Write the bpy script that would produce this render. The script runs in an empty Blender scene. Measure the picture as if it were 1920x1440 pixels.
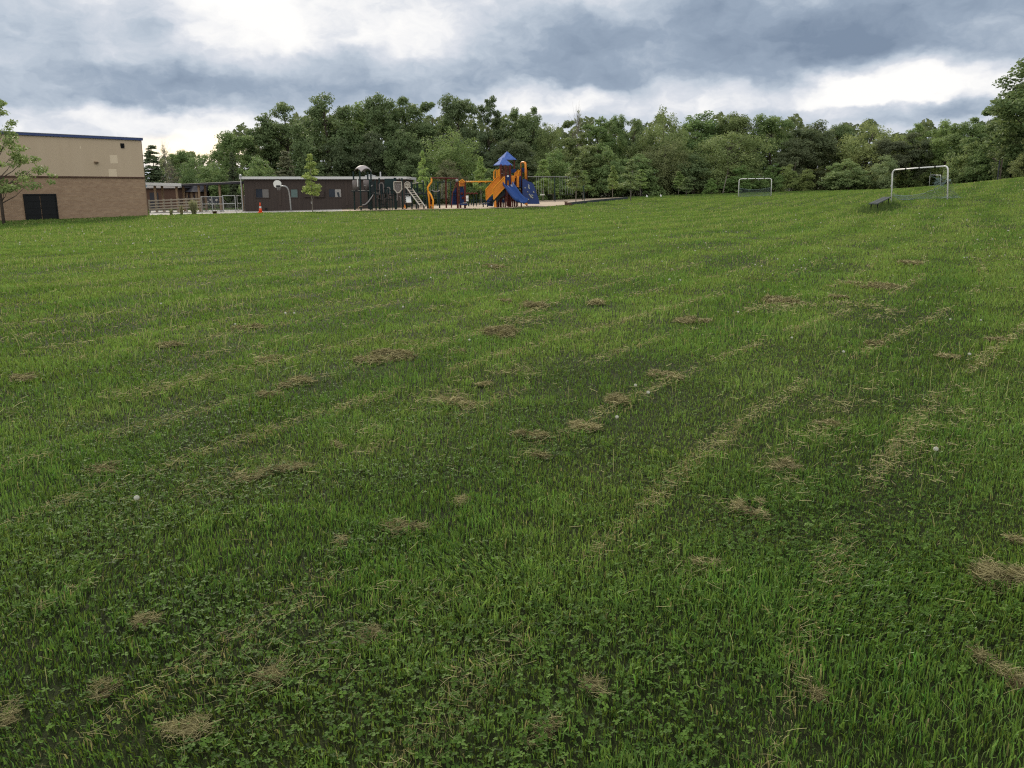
import bpy, math, random
import numpy as np
R = math.radians
random.seed(7)
rng = np.random.default_rng(11)
scene = bpy.context.scene
COL = scene.collection

# ---------------------------------------------------------------- camera
FPX, EYE, PITCH = 1608.0, 1.6, math.atan(370 / 1608.0)
CP, SP = math.cos(PITCH), math.sin(PITCH)
cam_d = bpy.data.cameras.new('camera')
cam = bpy.data.objects.new('camera', cam_d)
COL.objects.link(cam)
cam.location = (0, 0, EYE)
cam.rotation_euler = (math.pi / 2 - PITCH, 0, 0)
cam_d.sensor_width = 36.0
cam_d.lens = FPX / 1920 * 36
cam_d.clip_start, cam_d.clip_end = 0.05, 4000
scene.camera = cam
scene.view_settings.view_transform = 'Standard'
scene.view_settings.look = 'None'
scene.view_settings.exposure = 0.0
scene.view_settings.gamma = 1.0
scene.cycles.use_denoising = False
scene.cycles.filter_width = 1.2
scene.cycles.max_bounces = 6
scene.cycles.diffuse_bounces = 3
scene.cycles.transmission_bounces = 3
scene.cycles.transparent_max_bounces = 4

def ray(px, py):
    u = (px - 960) / FPX
    v = -(py - 720) / FPX
    return u, CP + v * SP, -SP + v * CP

def at(px, py, Y):
    dx, dy, dz = ray(px, py)
    t = Y / dy
    return (dx * t, Y, EYE + dz * t)

# ---------------------------------------------------------------- terrain
CTRL = [(-250, 424, 62), (0, 416, 64), (140, 410, 70), (277, 405, 76), (460, 398, 88), (650, 394.5, 84),
        (770, 393, 80), (900, 391, 79), (1000, 388, 80), (1080, 384, 80), (1170, 377.5, 88), (1290, 366.5, 106),
        (1385, 370, 94), (1447, 368, 94), (1560, 357, 114), (1671, 379, 55), (1777, 376, 51), (1650, 397, 45),
        (1752, 354, 118), (1800, 349.5, 100), (1867, 342, 90), (1920, 334, 80), (2100, 312, 76), (1400, 393, 60),
        (1150, 398, 60), (800, 410, 58), (500, 416, 56), (100, 430, 50)]
pts = [at(*c) for c in CTRL]
for x, y, z in [(0, -6, .02), (-8, -4, 0), (8, -4, .06), (0, 2, 0), (3, 4, .01), (-3, 4, 0), (-6, 10, -.03), (0, 10, 0), (6, 10, .05),
                (-13, 22, -.2), (0, 22, -.02), (13, 22, .16), (-22, 36, -.55), (0, 38, -.1), (22, 40, .5), (-40, 30, -.7), (40, 30, .9),
                (-60, 130, -.9), (-20, 130, -.8), (10, 130, -.2), (40, 140, .6), (80, 130, 2.6), (80, 80, 3.4), (-80, 60, -1.1), (0, 200, .3), (-90, 200, -.6), (110, 200, 2)]:
    pts.append((x, y, z))
pts = np.array(pts)
def _tps(d2):
    return np.where(d2 > 1e-9, d2 * np.log(np.maximum(d2, 1e-9)), 0.0)
_S = 50.0
_Pn = pts[:, :2] / _S
_n = len(pts)
_K = _tps(((_Pn[:, None] - _Pn[None]) ** 2).sum(-1)) + np.eye(_n) * 0.004
_Pm = np.c_[np.ones(_n), _Pn]
_A = np.block([[_K, _Pm], [_Pm.T, np.zeros((3, 3))]])
_sol = np.linalg.solve(_A, np.r_[pts[:, 2], np.zeros(3)])
def value_noise(x, y, s, seed):
    r = np.random.default_rng(seed); g = r.random((256, 256))
    u, v = x / s + 91.3, y / s + 37.7
    i, j = np.floor(u).astype(int), np.floor(v).astype(int)
    a, b = u - i, v - j
    a = a * a * (3 - 2 * a); b = b * b * (3 - 2 * b)
    G = lambda p, q: g[p % 256, q % 256]
    return (G(i, j) * (1 - a) * (1 - b) + G(i + 1, j) * a * (1 - b) + G(i, j + 1) * (1 - a) * b + G(i + 1, j + 1) * a * b)

def ground_np(x, y):
    x = np.asarray(x, float); y = np.asarray(y, float)
    xc = np.clip(x, -95, 95); yc = np.clip(y, -8, 205)
    q = np.stack([xc, yc], -1).reshape(-1, 2) / _S
    out = np.empty(len(q))
    for i in range(0, len(q), 60000):
        c = q[i:i + 60000]
        d2 = ((c[:, None] - _Pn[None]) ** 2).sum(-1)
        out[i:i + 60000] = _tps(d2) @ _sol[:_n] + _sol[_n] + c @ _sol[_n + 1:]
    out = out.reshape(x.shape)
    fade = np.clip(1 - np.abs(y - 30) / 60, 0, 1) * (y > -8)
    return out + fade * (.11 * (value_noise(x, y, 5.5, 41) - .5) + .06 * (value_noise(x, y, 1.9, 42) - .5))
def ground(x, y):
    return float(ground_np(np.array([x]), np.array([y]))[0])
_T = np.r_[np.linspace(1.2, 12, 220), np.linspace(12.05, 130, 700)]
def hit(px, py):
    dx, dy, dz = ray(px, py)
    t = _T / dy
    g = ground_np(dx * t, _T)
    k = np.argmax(EYE + dz * t <= g)
    if k == 0: return None
    a, b = EYE + dz * t[k - 1] - g[k - 1], EYE + dz * t[k] - g[k]
    w = a / (a - b)
    tt = t[k - 1] * (1 - w) + t[k] * w
    return dx * tt, dy * tt, EYE + dz * tt

# ---------------------------------------------------------------- materials
class NT:
    def __init__(self, tree): self.t = tree; self.t.nodes.clear()
    def n(self, typ, **kw):
        nd = self.t.nodes.new(typ)
        for k, v in kw.items():
            if k == 'ins':
                for kk, vv in v.items():
                    s = nd.inputs[kk]
                    if hasattr(vv, 'is_output') and vv.is_output: self.t.links.new(vv, s)
                    elif isinstance(vv, bpy.types.Node): self.t.links.new(vv.outputs[0], s)
                    else: s.default_value = vv
            else: setattr(nd, k, v)
        return nd
    def m(self, op, a, b=0.0, clamp=False):
        nd = self.n('ShaderNodeMath', operation=op, ins={0: a, 1: b}); nd.use_clamp = clamp
        return nd.outputs[0]
    def v(self, op, a, b=(0, 0, 0)):
        nd = self.n('ShaderNodeVectorMath', operation=op, ins={0: a, 1: b})
        return nd.outputs[1] if op in ('LENGTH', 'DISTANCE', 'DOT_PRODUCT') else nd.outputs[0]
    def noise(self, vec, scale, detail=4, rough=.55, dist=0.0):
        return self.n('ShaderNodeTexNoise', ins={'Vector': vec, 'Scale': scale, 'Detail': detail, 'Roughness': rough, 'Distortion': dist})
    def ramp(self, fac, stops):
        nd = self.n('ShaderNodeValToRGB', ins={0: fac})
        el = nd.color_ramp.elements
        while len(el) < len(stops): el.new(.5)
        for e, (p, c) in zip(el, stops): e.position = p; e.color = (*c, 1)
        return nd.outputs[0]
    def mix(self, fac, a, b, mode='MIX'):
        nd = self.n('ShaderNodeMix', data_type='RGBA', blend_type=mode)
        for k, vv in ((0, fac), (6, a), (7, b)):
            s = nd.inputs[k]
            if hasattr(vv, 'is_output'): self.t.links.new(vv, s)
            else: s.default_value = (*vv, 1) if k and len(vv) == 3 else vv
        return nd.outputs[2]
    def mapr(self, v, a, b, c, d, smooth=False):
        nd = self.n('ShaderNodeMapRange', ins={0: v, 1: a, 2: b, 3: c, 4: d})
        if smooth: nd.interpolation_type = 'SMOOTHSTEP'
        return nd.outputs[0]

def mat(name):
    m = bpy.data.materials.new(name); m.use_nodes = True
    return m, NT(m.node_tree)

def plain(name, col, rough=.6, var=.18, scale=3.0, metal=0.0, bump=0.0, bscale=40):
    m, t = mat(name)
    tc = t.n('ShaderNodeTexCoord').outputs['Object']
    nz = t.noise(tc, scale, 5, .6).outputs[0]
    c = t.mix(nz, tuple(x * (1 - var) for x in col), tuple(min(1, x * (1 + var)) for x in col))
    b = t.n('ShaderNodeBsdfPrincipled', ins={'Base Color': c, 'Roughness': rough, 'Metallic': metal, 'Specular IOR Level': .5 if rough < .3 else .2})
    if bump:
        nb = t.noise(tc, bscale, 4, .6).outputs[0]
        t.t.links.new(t.n('ShaderNodeBump', ins={'Height': nb, 'Strength': bump, 'Distance': .02}).outputs[0], b.inputs['Normal'])
    o = t.n('ShaderNodeOutputMaterial', ins={0: b})
    return m

def leafy(name, col_in=None, trans=.4, hue=(.515, .48), dark=.72, light=1.24, spec=.12):
    """leaf material: object colour x per-leaf tint, part of the light passes through the leaf"""
    m, t = mat(name)
    if col_in is None: base = t.n('ShaderNodeObjectInfo').outputs['Color']
    else:
        base = t.n('ShaderNodeRGB').outputs[0]; base.default_value = (*col_in, 1)
    tint = t.n('ShaderNodeAttribute', attribute_name='tint').outputs['Fac']
    k = t.mapr(tint, 0, 1, dark, light)
    hs = t.n('ShaderNodeHueSaturation', ins={'Hue': t.mapr(tint, 0, 1, *hue), 'Saturation': 1.0, 'Value': k, 'Color': base})
    c = hs.outputs[0]
    d = t.n('ShaderNodeBsdfPrincipled', ins={'Base Color': c, 'Roughness': .62, 'Specular IOR Level': spec})
    tr = t.n('ShaderNodeBsdfTranslucent', ins={0: t.mix(.3, c, (.2, .24, .05))})
    s = t.n('ShaderNodeMixShader', ins={0: trans, 1: d, 2: tr})
    t.n('ShaderNodeOutputMaterial', ins={0: s})
    return m

M = {}
M['leaf'] = leafy('foliage')
M['bark'] = plain('bark', (.075, .06, .048), .9, .35, 2.5, bump=.6, bscale=18)
M['bark_pale'] = plain('bark_pale', (.2, .18, .15), .9, .3, 3)

# lawn colours: one node group used by soil and blades
def lawn_colour(t, pos):
    """base colour of the lawn by place: broad patches, mowing lines and small mottling"""
    big = t.noise(pos, .16, 3, .55).outputs[0]
    mid = t.noise(pos, .9, 4, .6).outputs[0]
    c = t.ramp(big, [(.33, (.095, .195, .036)), (.5, (.135, .24, .044)), (.67, (.19, .275, .06))])
    c = t.mix(t.mapr(mid, .4, .66, 0, .75), c, (.062, .14, .026))
    strk = t.noise(t.v('MULTIPLY', pos, (.35, 1.0, 1)), .75, 4, .65).outputs[0]
    c = t.mix(t.mapr(strk, .5, .68, 0, .5), c, (.22, .29, .07))
    # mowing passes: bands that run off to the right, seen as slightly paler and darker strips
    sx = t.n('ShaderNodeSeparateXYZ', ins={0: pos})
    wob = t.noise(pos, .06, 2).outputs[0]
    q = t.m('ADD', t.m('ADD', t.m('MULTIPLY', sx.outputs[0], .86), t.m('MULTIPLY', sx.outputs[1], -.5)), t.m('MULTIPLY', wob, 5))
    w = t.m('SINE', t.m('MULTIPLY', q, 2 * math.pi / 2.1))
    c = t.mix(t.mapr(w, -.2, 1, 0, .6), c, (.2, .285, .06))
    c = t.mix(t.mapr(w, -.2, -1, 0, .45), c, (.07, .155, .028))
    # greener at the near end; the foreground's shade is painted into the colour too
    near_shade = t.m('ADD', sx.outputs[1], t.m('MULTIPLY', t.m('SUBTRACT', mid, .5), 6))
    c = t.mix(t.mapr(near_shade, 2, 26, .46, 0, True), c, (.04, .11, .02))
    dry = t.noise(pos, .55, 5, .65, .6).outputs[0]
    c = t.mix(t.mapr(dry, .62, .78, 0, .4), c, (.27, .24, .1))
    return c

def blade_mat():
    m, t = mat('grass_blades')
    pos = t.n('ShaderNodeNewGeometry').outputs['Position']
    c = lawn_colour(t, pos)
    tint = t.n('ShaderNodeAttribute', attribute_name='tint').outputs['Fac']
    hue = t.n('ShaderNodeAttribute', attribute_name='hue').outputs['Fac']
    hs = t.n('ShaderNodeHueSaturation', ins={'Hue': t.mapr(hue, 0, 1, .475, .525), 'Saturation': t.mapr(hue, 0, 1, .9, 1.05), 'Value': t.mapr(tint, 0, 1, .2, 1.95), 'Color': c}).outputs[0]
    dryb = t.mapr(tint, .965, .975, 0, 1)
    hs = t.mix(dryb, hs, (.33, .27, .13))
    d = t.n('ShaderNodeBsdfPrincipled', ins={'Base Color': hs, 'Roughness': .5, 'Specular IOR Level': .2})
    tr = t.n('ShaderNodeBsdfTranslucent', ins={0: t.mix(.4, hs, (.23, .31, .03))})
    t.n('ShaderNodeOutputMaterial', ins={0: t.n('ShaderNodeMixShader', ins={0: .38, 1: d, 2: tr})})
    return m
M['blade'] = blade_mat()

def soil_mat():
    m, t = mat('lawn_soil')
    pos = t.n('ShaderNodeNewGeometry').outputs['Position']
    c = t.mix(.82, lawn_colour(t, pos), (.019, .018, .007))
    fine = t.noise(pos, 14, 6, .7).outputs[0]
    c = t.mix(fine, c, (.014, .014, .008), 'MIX')
    b = t.n('ShaderNodeBsdfPrincipled', ins={'Base Color': c, 'Roughness': .95, 'Specular IOR Level': .1})
    t.t.links.new(t.n('ShaderNodeBump', ins={'Height': fine, 'Strength': .8, 'Distance': .04}).outputs[0], b.inputs['Normal'])
    t.n('ShaderNodeOutputMaterial', ins={0: b})
    return m
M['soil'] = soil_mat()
M['clover'] = leafy('clover', (.075, .145, .026), .3, dark=.25, light=1.9, spec=.06, hue=(.51, .485))
M['straw'] = leafy('straw', (.46, .405, .205), .12, dark=.22, light=1.35, spec=.1, hue=(.5, .505))
M['straw_brown'] = leafy('straw_brown', (.33, .29, .145), .1, dark=.2, light=1.6, spec=.08, hue=(.5, .505))
M['bent'] = leafy('bent', (.36, .36, .15), .3, dark=.5, light=1.3, spec=.1, hue=(.52, .49))
M['thatch'] = plain('thatch', (.14, .11, .055), .95, .4, 30, bump=.8, bscale=60)

def mulch_mat(name, a, b_):
    m, t = mat(name)
    pos = t.n('ShaderNodeNewGeometry').outputs['Position']
    c = t.mix(t.noise(pos, .5, 4).outputs[0], a, b_)
    c = t.mix(t.mapr(t.noise(pos, 20, 4, .7).outputs[0], .3, .7, 0, .5), c, tuple(x * .55 for x in a))
    b = t.n('ShaderNodeBsdfPrincipled', ins={'Base Color': c, 'Roughness': .95})
    t.n('ShaderNodeOutputMaterial', ins={0: b}); return m
M['mulch'] = mulch_mat('wood_chips', (.39, .3, .21), (.48, .38, .275))
M['paving'] = mulch_mat('paving', (.36, .34, .31), (.44, .42, .38))
M['dirt'] = mulch_mat('infield_dirt', (.16, .11, .075), (.2, .14, .1))

def brick_mat():
    m, t = mat('tan_brick')
    tc = t.n('ShaderNodeTexCoord').outputs['Object']
    sx = t.n('ShaderNodeSeparateXYZ', ins={0: tc})
    uv = t.n('ShaderNodeCombineXYZ', ins={0: t.m('ADD', sx.outputs[0], sx.outputs[1]), 1: sx.outputs[2]}).outputs[0]
    br = t.n('ShaderNodeTexBrick', ins={'Vector': uv, 'Color1': (.32, .21, .13, 1), 'Color2': (.42, .29, .185, 1), 'Mortar': (.36, .29, .22, 1), 'Scale': 1.0,
                                       'Mortar Size': .006, 'Brick Width': .3, 'Row Height': .1, 'Bias': -.1})
    nz = t.noise(t.v('MULTIPLY', tc, (.35, .35, 1.6)), 1.6, 5, .65).outputs[0]
    c = t.mix(t.mapr(nz, .35, .7, 0, .5), br.outputs[0], (.25, .16, .105))
    b = t.n('ShaderNodeBsdfPrincipled', ins={'Base Color': c, 'Roughness': .9})
    t.t.links.new(t.n('ShaderNodeBump', ins={'Height': br.outputs[1], 'Strength': -.4, 'Distance': .01}).outputs[0], b.inputs['Normal'])
    t.n('ShaderNodeOutputMaterial', ins={0: b}); return m
M['brick'] = brick_mat()

def stucco_mat():
    m, t = mat('tan_panel')
    tc = t.n('ShaderNodeTexCoord').outputs['Object']
    streak = t.noise(t.v('MULTIPLY', tc, (1.3, 1.3, .1)), 1.2, 4, .6).outputs[0]
    c = t.mix(streak, (.49, .385, .265), (.56, .45, .32))
    b = t.n('ShaderNodeBsdfPrincipled', ins={'Base Color': c, 'Roughness': .85})
    t.n('ShaderNodeOutputMaterial', ins={0: b}); return m
M['stucco'] = stucco_mat()
M['patch'] = plain('pale_patch', (.7, .58, .42), .85, .06)
M['navy_trim'] = plain('navy_trim', (.055, .08, .19), .5, .1)
M['black'] = plain('black_paint', (.012, .013, .014), .55, .2)

def siding_mat():
    m, t = mat('brown_siding')
    tc = t.n('ShaderNodeTexCoord').outputs['Object']
    sx = t.n('ShaderNodeSeparateXYZ', ins={0: tc})
    gro = t.m('FRACT', t.m('MULTIPLY', sx.outputs[0], 1 / .3))
    g = t.mapr(gro, .0, .1, 0, 1)
    nz = t.noise(t.v('MULTIPLY', tc, (2.2, 2.2, .25)), 1.5, 4).outputs[0]
    c = t.mix(nz, (.036, .026, .022), (.052, .037, .031))
    c = t.mix(g, (.016, .012, .011), c)
    b = t.n('ShaderNodeBsdfPrincipled', ins={'Base Color': c, 'Roughness': .8})
    t.n('ShaderNodeOutputMaterial', ins={0: b}); return m
M['siding'] = siding_mat()
M['siding_light'] = plain('brown_batten', (.062, .048, .042), .8, .15)
M['red_brown'] = plain('red_brown_wall', (.1, .058, .042), .85, .2)
M['white'] = plain('white_paint', (.78, .78, .75), .45, .08)
M['fascia'] = plain('pale_metal_edge', (.55, .56, .56), .5, .15)
M['teal_trim'] = plain('blue_trim', (.12, .26, .36), .5, .1)
M['glass_dark'] = plain('dark_glass', (.02, .026, .04), .12, .2)
M['glass_teal'] = plain('curtained_glass', (.09, .14, .135), .25, .3, 6)
M['blind'] = plain('grey_blind', (.15, .145, .14), .5, .2, 4)
M['paper'] = plain('pale_paper', (.3, .29, .28), .7, .2, 5)
M['roof_grey'] = plain('grey_shingle', (.1, .1, .11), .9, .2, 4)
M['roof_dark'] = plain('dark_shingle', (.045, .045, .055), .9, .2, 4)
M['wood_grey'] = plain('weathered_wood', (.3, .27, .22), .9, .25, 4)
M['wood_tan'] = plain('tan_post', (.25, .18, .12), .85, .25, 4)
M['galv'] = plain('galvanised_steel', (.42, .43, .43), .4, .15, 4, metal=.5)
M['mesh_grey'] = plain('mesh_panel', (.2, .2, .2), .6, .15, 4)
M['cone'] = plain('orange_plastic', (.75, .09, .03), .5, .1)
M['green_post'] = plain('dark_green_steel', (.013, .03, .03), .45, .2)
M['green_deck'] = plain('dark_deck', (.02, .026, .028), .7, .2)
M['grey_plastic'] = plain('grey_brown_plastic', (.17, .145, .135), .55, .12)
M['canopy'] = plain('grey_canopy', (.42, .38, .37), .6, .08)
M['beige_bar'] = plain('beige_bar', (.5, .45, .38), .5, .1)
M['maroon'] = plain('maroon_steel', (.1, .02, .016), .45, .15)
M['orange'] = plain('orange_plastic_panel', (.72, .25, .035), .5, .1)
M['yellow'] = plain('yellow_steel', (.78, .32, .03), .45, .1)
M['blue'] = plain('blue_plastic', (.012, .03, .115), .45, .15)
M['blue_slide'] = plain('blue_slide_plastic', (.024, .07, .24), .65, .1)
M['hold'] = plain('pale_holds', (.3, .3, .26), .6, .2)
def roof_blue():
    m, t = mat('blue_shingled_roof')
    tc = t.n('ShaderNodeTexCoord').outputs['Object']
    w = t.m('FRACT', t.m('MULTIPLY', t.n('ShaderNodeSeparateXYZ', ins={0: tc}).outputs[2], 5.5))
    vo = t.n('ShaderNodeTexVoronoi', ins={'Vector': tc, 'Scale': 5.0}).outputs['Distance']
    c = t.mix(t.m('MULTIPLY', vo, 1.6, True), (.05, .11, .36), (.1, .17, .44))
    c = t.mix(t.mapr(w, 0, .25, .6, 0), c, (.04, .07, .26))
    b = t.n('ShaderNodeBsdfPrincipled', ins={'Base Color': c, 'Roughness': .8, 'Specular IOR Level': .1})
    t.n('ShaderNodeOutputMaterial', ins={0: b}); return m
M['roof_blue'] = roof_blue()
M['net'] = plain('goal_net', (.2, .27, .25), .8, .2)
M['tape'] = plain('black_tape', (.02, .02, .02), .6, .1)
M['seedhead'] = leafy('seed_head', (.66, .66, .6), .45, hue=(.5, .5), dark=.85, light=1.1)
M['stalk'] = plain('green_stalk', (.12, .17, .06), .7, .2)
M['bench'] = plain('dark_bench_plank', (.05, .06, .06), .85, .25, 5)
M['sign_blue'] = plain('blue_grey_banner', (.075, .095, .13), .7, .15)

# ---------------------------------------------------------------- mesh builder
class MB:
    def __init__(self): self.v = []; self.f = []; self.mi = []; self.cur = 0
    def add(self, vs, fs):
        b = len(self.v); self.v += [tuple(p) for p in vs]
        for f in fs: self.f.append(tuple(i + b for i in f)); self.mi.append(self.cur)
        return self
    def box(self, x0, x1, y0, y1, z0, z1):
        return self.add([(x0, y0, z0), (x1, y0, z0), (x1, y1, z0), (x0, y1, z0), (x0, y0, z1), (x1, y0, z1), (x1, y1, z1), (x0, y1, z1)],
                        [(3, 2, 1, 0), (4, 5, 6, 7), (0, 1, 5, 4), (1, 2, 6, 5), (2, 3, 7, 6), (3, 0, 4, 7)])
    def tube(self, P, r, n=8, cap=True):
        P = [np.array(p, float) for p in P]
        rs = r if hasattr(r, '__len__') else [r] * len(P)
        rings = []
        up = None
        for i, p in enumerate(P):
            d = (P[min(i + 1, len(P) - 1)] - P[max(i - 1, 0)])
            d /= (np.linalg.norm(d) + 1e-9)
            if up is None:
                up = np.array([1., 0, 0]) if abs(d[2]) > .8 else np.array([0., 0, 1])
            a = np.cross(d, up); a /= (np.linalg.norm(a) + 1e-9); b = np.cross(a, d); up = b
            rings.append([p + rs[i] * (math.cos(2 * math.pi * k / n) * a + math.sin(2 * math.pi * k / n) * b) for k in range(n)])
        fs = []
        for i in range(len(P) - 1):
            for k in range(n):
                fs.append((i * n + k, i * n + (k + 1) % n, (i + 1) * n + (k + 1) % n, (i + 1) * n + k))
        if cap: fs += [tuple(range(n))[::-1], tuple((len(P) - 1) * n + k for k in range(n))]
        return self.add([q for rg in rings for q in rg], fs)
    def slab(self, poly, axis_vec, th):
        """polygon (3-D points in order) thickened along axis_vec by th"""
        a = np.array(axis_vec, float) * th / 2
        P = [np.array(p, float) for p in poly]; n = len(P)
        vs = [p - a for p in P] + [p + a for p in P]
        fs = [tuple(range(n))[::-1], tuple(range(n, 2 * n))] + [(i, (i + 1) % n, n + (i + 1) % n, n + i) for i in range(n)]
        return self.add(vs, fs)
    def cone(self, c, r0, r1, h, n=12):
        return self.tube([c, (c[0], c[1], c[2] + h)], [r0, max(r1, 1e-3)], n)
    def ball(self, c, r, nu=8, nv=5, sq=1.0):
        vs = []; fs = []
        for j in range(nv + 1):
            a = math.pi * j / nv
            for k in range(nu):
                b = 2 * math.pi * k / nu
                vs.append((c[0] + r * math.sin(a) * math.cos(b), c[1] + r * math.sin(a) * math.sin(b), c[2] + r * sq * math.cos(a)))
        for j in range(nv):
            for k in range(nu): fs.append((j * nu + k, (j + 1) * nu + k, (j + 1) * nu + (k + 1) % nu, j * nu + (k + 1) % nu))
        return self.add(vs, fs)
    def mesh(self, name, mats, smooth=False):
        me = bpy.data.meshes.new(name); me.from_pydata(self.v, [], self.f)
        for m_ in (mats if isinstance(mats, (list, tuple)) else [mats]): me.materials.append(M[m_] if isinstance(m_, str) else m_)
        me.polygons.foreach_set('material_index', self.mi)
        if smooth: me.polygons.foreach_set('use_smooth', [True] * len(self.f))
        me.update(); return me
    def build(self, name, mats, parent=None, smooth=False):
        return link(name, self.mesh(name, mats, smooth), parent)

def link(name, me, parent=None):
    o = bpy.data.objects.new(name, me); COL.objects.link(o)
    if parent is not None: o.parent = parent
    return o
def tag(o, label, cat, group=None):
    o['label'] = label; o['category'] = cat
    if group: o['group'] = group
    return o
def thing(name, loc, label, cat, group=None, rz=0.0):
    o = bpy.data.objects.new(name, None); COL.objects.link(o)
    o.empty_display_size = .3
    o.location = loc; o.rotation_euler = (0, 0, rz)
    return tag(o, label, cat, group)
def structure(o): o['kind'] = 'structure'; return o

class Frame:
    """a thing that stands at pixel column px0 at distance Y on the terrain: turns pixels of that depth into local metres"""
    def __init__(s, px0, Y, py0=None):
        s.Y = Y; x = at(px0, 390, Y)[0]
        s.o = (x, Y, ground(x, Y))
    def p(s, px, py, dy=0.0):
        a = at(px, py, s.Y + dy); return (a[0] - s.o[0], dy, a[2] - s.o[2])
    def x(s, px, py=370): return s.p(px, py)[0]
    def z(s, py): return s.p(960, py)[2]
    def g(s, lx, ly): return ground(s.o[0] + lx, s.o[1] + ly) - s.o[2]

def np_mesh(name, verts, faces_list, mats, attrs=None):
    """verts (N,3); faces_list: list of int arrays (F,k)"""
    me = bpy.data.meshes.new(name)
    me.vertices.add(len(verts)); me.vertices.foreach_set('co', np.ascontiguousarray(verts, np.float32).ravel())
    loops = np.concatenate([f.ravel() for f in faces_list]).astype(np.int32)
    sizes = np.concatenate([np.full(len(f), f.shape[1]) for f in faces_list]).astype(np.int32)
    starts = np.r_[0, np.cumsum(sizes)[:-1]].astype(np.int32)
    me.loops.add(len(loops)); me.loops.foreach_set('vertex_index', loops)
    me.polygons.add(len(sizes)); me.polygons.foreach_set('loop_start', starts); me.polygons.foreach_set('loop_total', sizes)
    for k, a in (attrs or {}).items():
        at_ = me.attributes.new(k, 'FLOAT', 'POINT'); at_.data.foreach_set('value', np.ascontiguousarray(a, np.float32))
    for m_ in (mats if isinstance(mats, (list, tuple)) else [mats]): me.materials.append(M[m_])
    me.update(calc_edges=True)
    return me

# ---------------------------------------------------------------- the setting
def build_terrain():
    xs = np.r_[-1600, -900, -500, -300, -200, -140, np.arange(-110, -30, 3), np.arange(-30, 30, .5), np.arange(30, 111, 3), 140, 200, 300, 500, 900, 1600]
    ys = np.r_[-1600, -800, -300, -100, -40, -15, np.arange(-8, 0, 1.0), np.arange(0, 40, .5), np.arange(40, 90, 1.0), np.arange(90, 150, 2.0), 160, 180, 205, 260, 350, 500, 900, 1600]
    X, Y = np.meshgrid(xs, ys)
    Z = ground_np(X, Y)
    nx, ny = len(xs), len(ys)
    idx = np.arange(nx * ny).reshape(ny, nx)
    q = np.stack([idx[:-1, :-1], idx[:-1, 1:], idx[1:, 1:], idx[1:, :-1]], -1).reshape(-1, 4)
    me = np_mesh('lawn', np.stack([X, Y, Z], -1).reshape(-1, 3), [q], 'soil')
    me.polygons.foreach_set('use_smooth', [True] * len(q))
    return structure(link('lawn', me))
build_terrain()

def wp(px, Y): return at(px, 385, Y)[:2]
def sheet(name, quads, m, off=.05, n=16):
    vs = []; fs = []
    for q in quads:
        a, b, c, d = [np.array(p, float) for p in q]
        base = len(vs)
        for j in range(n + 1):
            for i in range(n + 1):
                s, t_ = i / n, j / n
                p = (1 - s) * (1 - t_) * a + s * (1 - t_) * b + s * t_ * c + (1 - s) * t_ * d
                vs.append((p[0], p[1], ground(p[0], p[1]) + off))
        for j in range(n):
            for i in range(n):
                k = base + j * (n + 1) + i
                fs.append((k, k + 1, k + n + 2, k + n + 1))
    mb = MB().add(vs, fs)
    o = mb.build(name, m); o['kind'] = 'structure'
    return o
MULCH = [(wp(641, 78.6), wp(770, 77.6), wp(770, 89), wp(641, 89)),
         (wp(770, 77.6), wp(1000, 77), wp(1000, 110), wp(770, 110)),
         (wp(1000, 77), wp(1067, 80), wp(1075, 112), wp(1000, 110)),
         (wp(1067, 80), wp(1176, 98), wp(1176, 112), wp(1075, 112))]
PAVE = [(wp(279, 76.6), wp(352, 79), wp(352, 99), wp(279, 99)),
        (wp(352, 79), wp(460, 81.5), wp(460, 99), wp(352, 99)),
        (wp(460, 81.5), wp(641, 78.8), wp(641, 90.5), wp(460, 90.5))]
sheet('playground_surface', MULCH, 'mulch')
sheet('pavement', PAVE, 'paving', .045)
INFIELD = [(wp(1415, 119), wp(1560, 117), wp(1560, 127), wp(1415, 127)), (wp(1560, 117), wp(1775, 119), wp(1775, 127), wp(1560, 127))]
sheet('infield', INFIELD, 'dirt', .06)
LINES = [(wp(1585, 113.2), wp(1668, 113.0), wp(1668, 113.6), wp(1585, 113.8))]
sheet('field_line', LINES, 'white', .07)

# school gym frame (needed for the grass mask too)
GC = np.array(at(277, 405, 75.0)); GL = np.array(at(40, 405, 66.5))
GD = (GL - GC)[:2]; GD /= np.linalg.norm(GD)
GANG = math.atan2(GD[1], GD[0])
GIN = np.array([GD[1], -GD[0]])          # into the building
if GIN[1] < 0: GIN = -GIN

def inside(poly, x, y):
    res = np.zeros(x.shape, bool); n = len(poly)
    for i in range(n):
        x0, y0 = poly[i]; x1, y1 = poly[(i + 1) % n]
        c = ((y0 > y) != (y1 > y)) & (x < (x1 - x0) * (y - y0) / (y1 - y0 + 1e-12) + x0)
        res ^= c
    return res
GYM = [tuple(GC[:2]), tuple(GC[:2] + GD * 24), tuple(GC[:2] + GD * 24 + GIN * 18), tuple(GC[:2] + GIN * 18)]
NOGRASS = MULCH + PAVE + INFIELD + [GYM]

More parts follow.
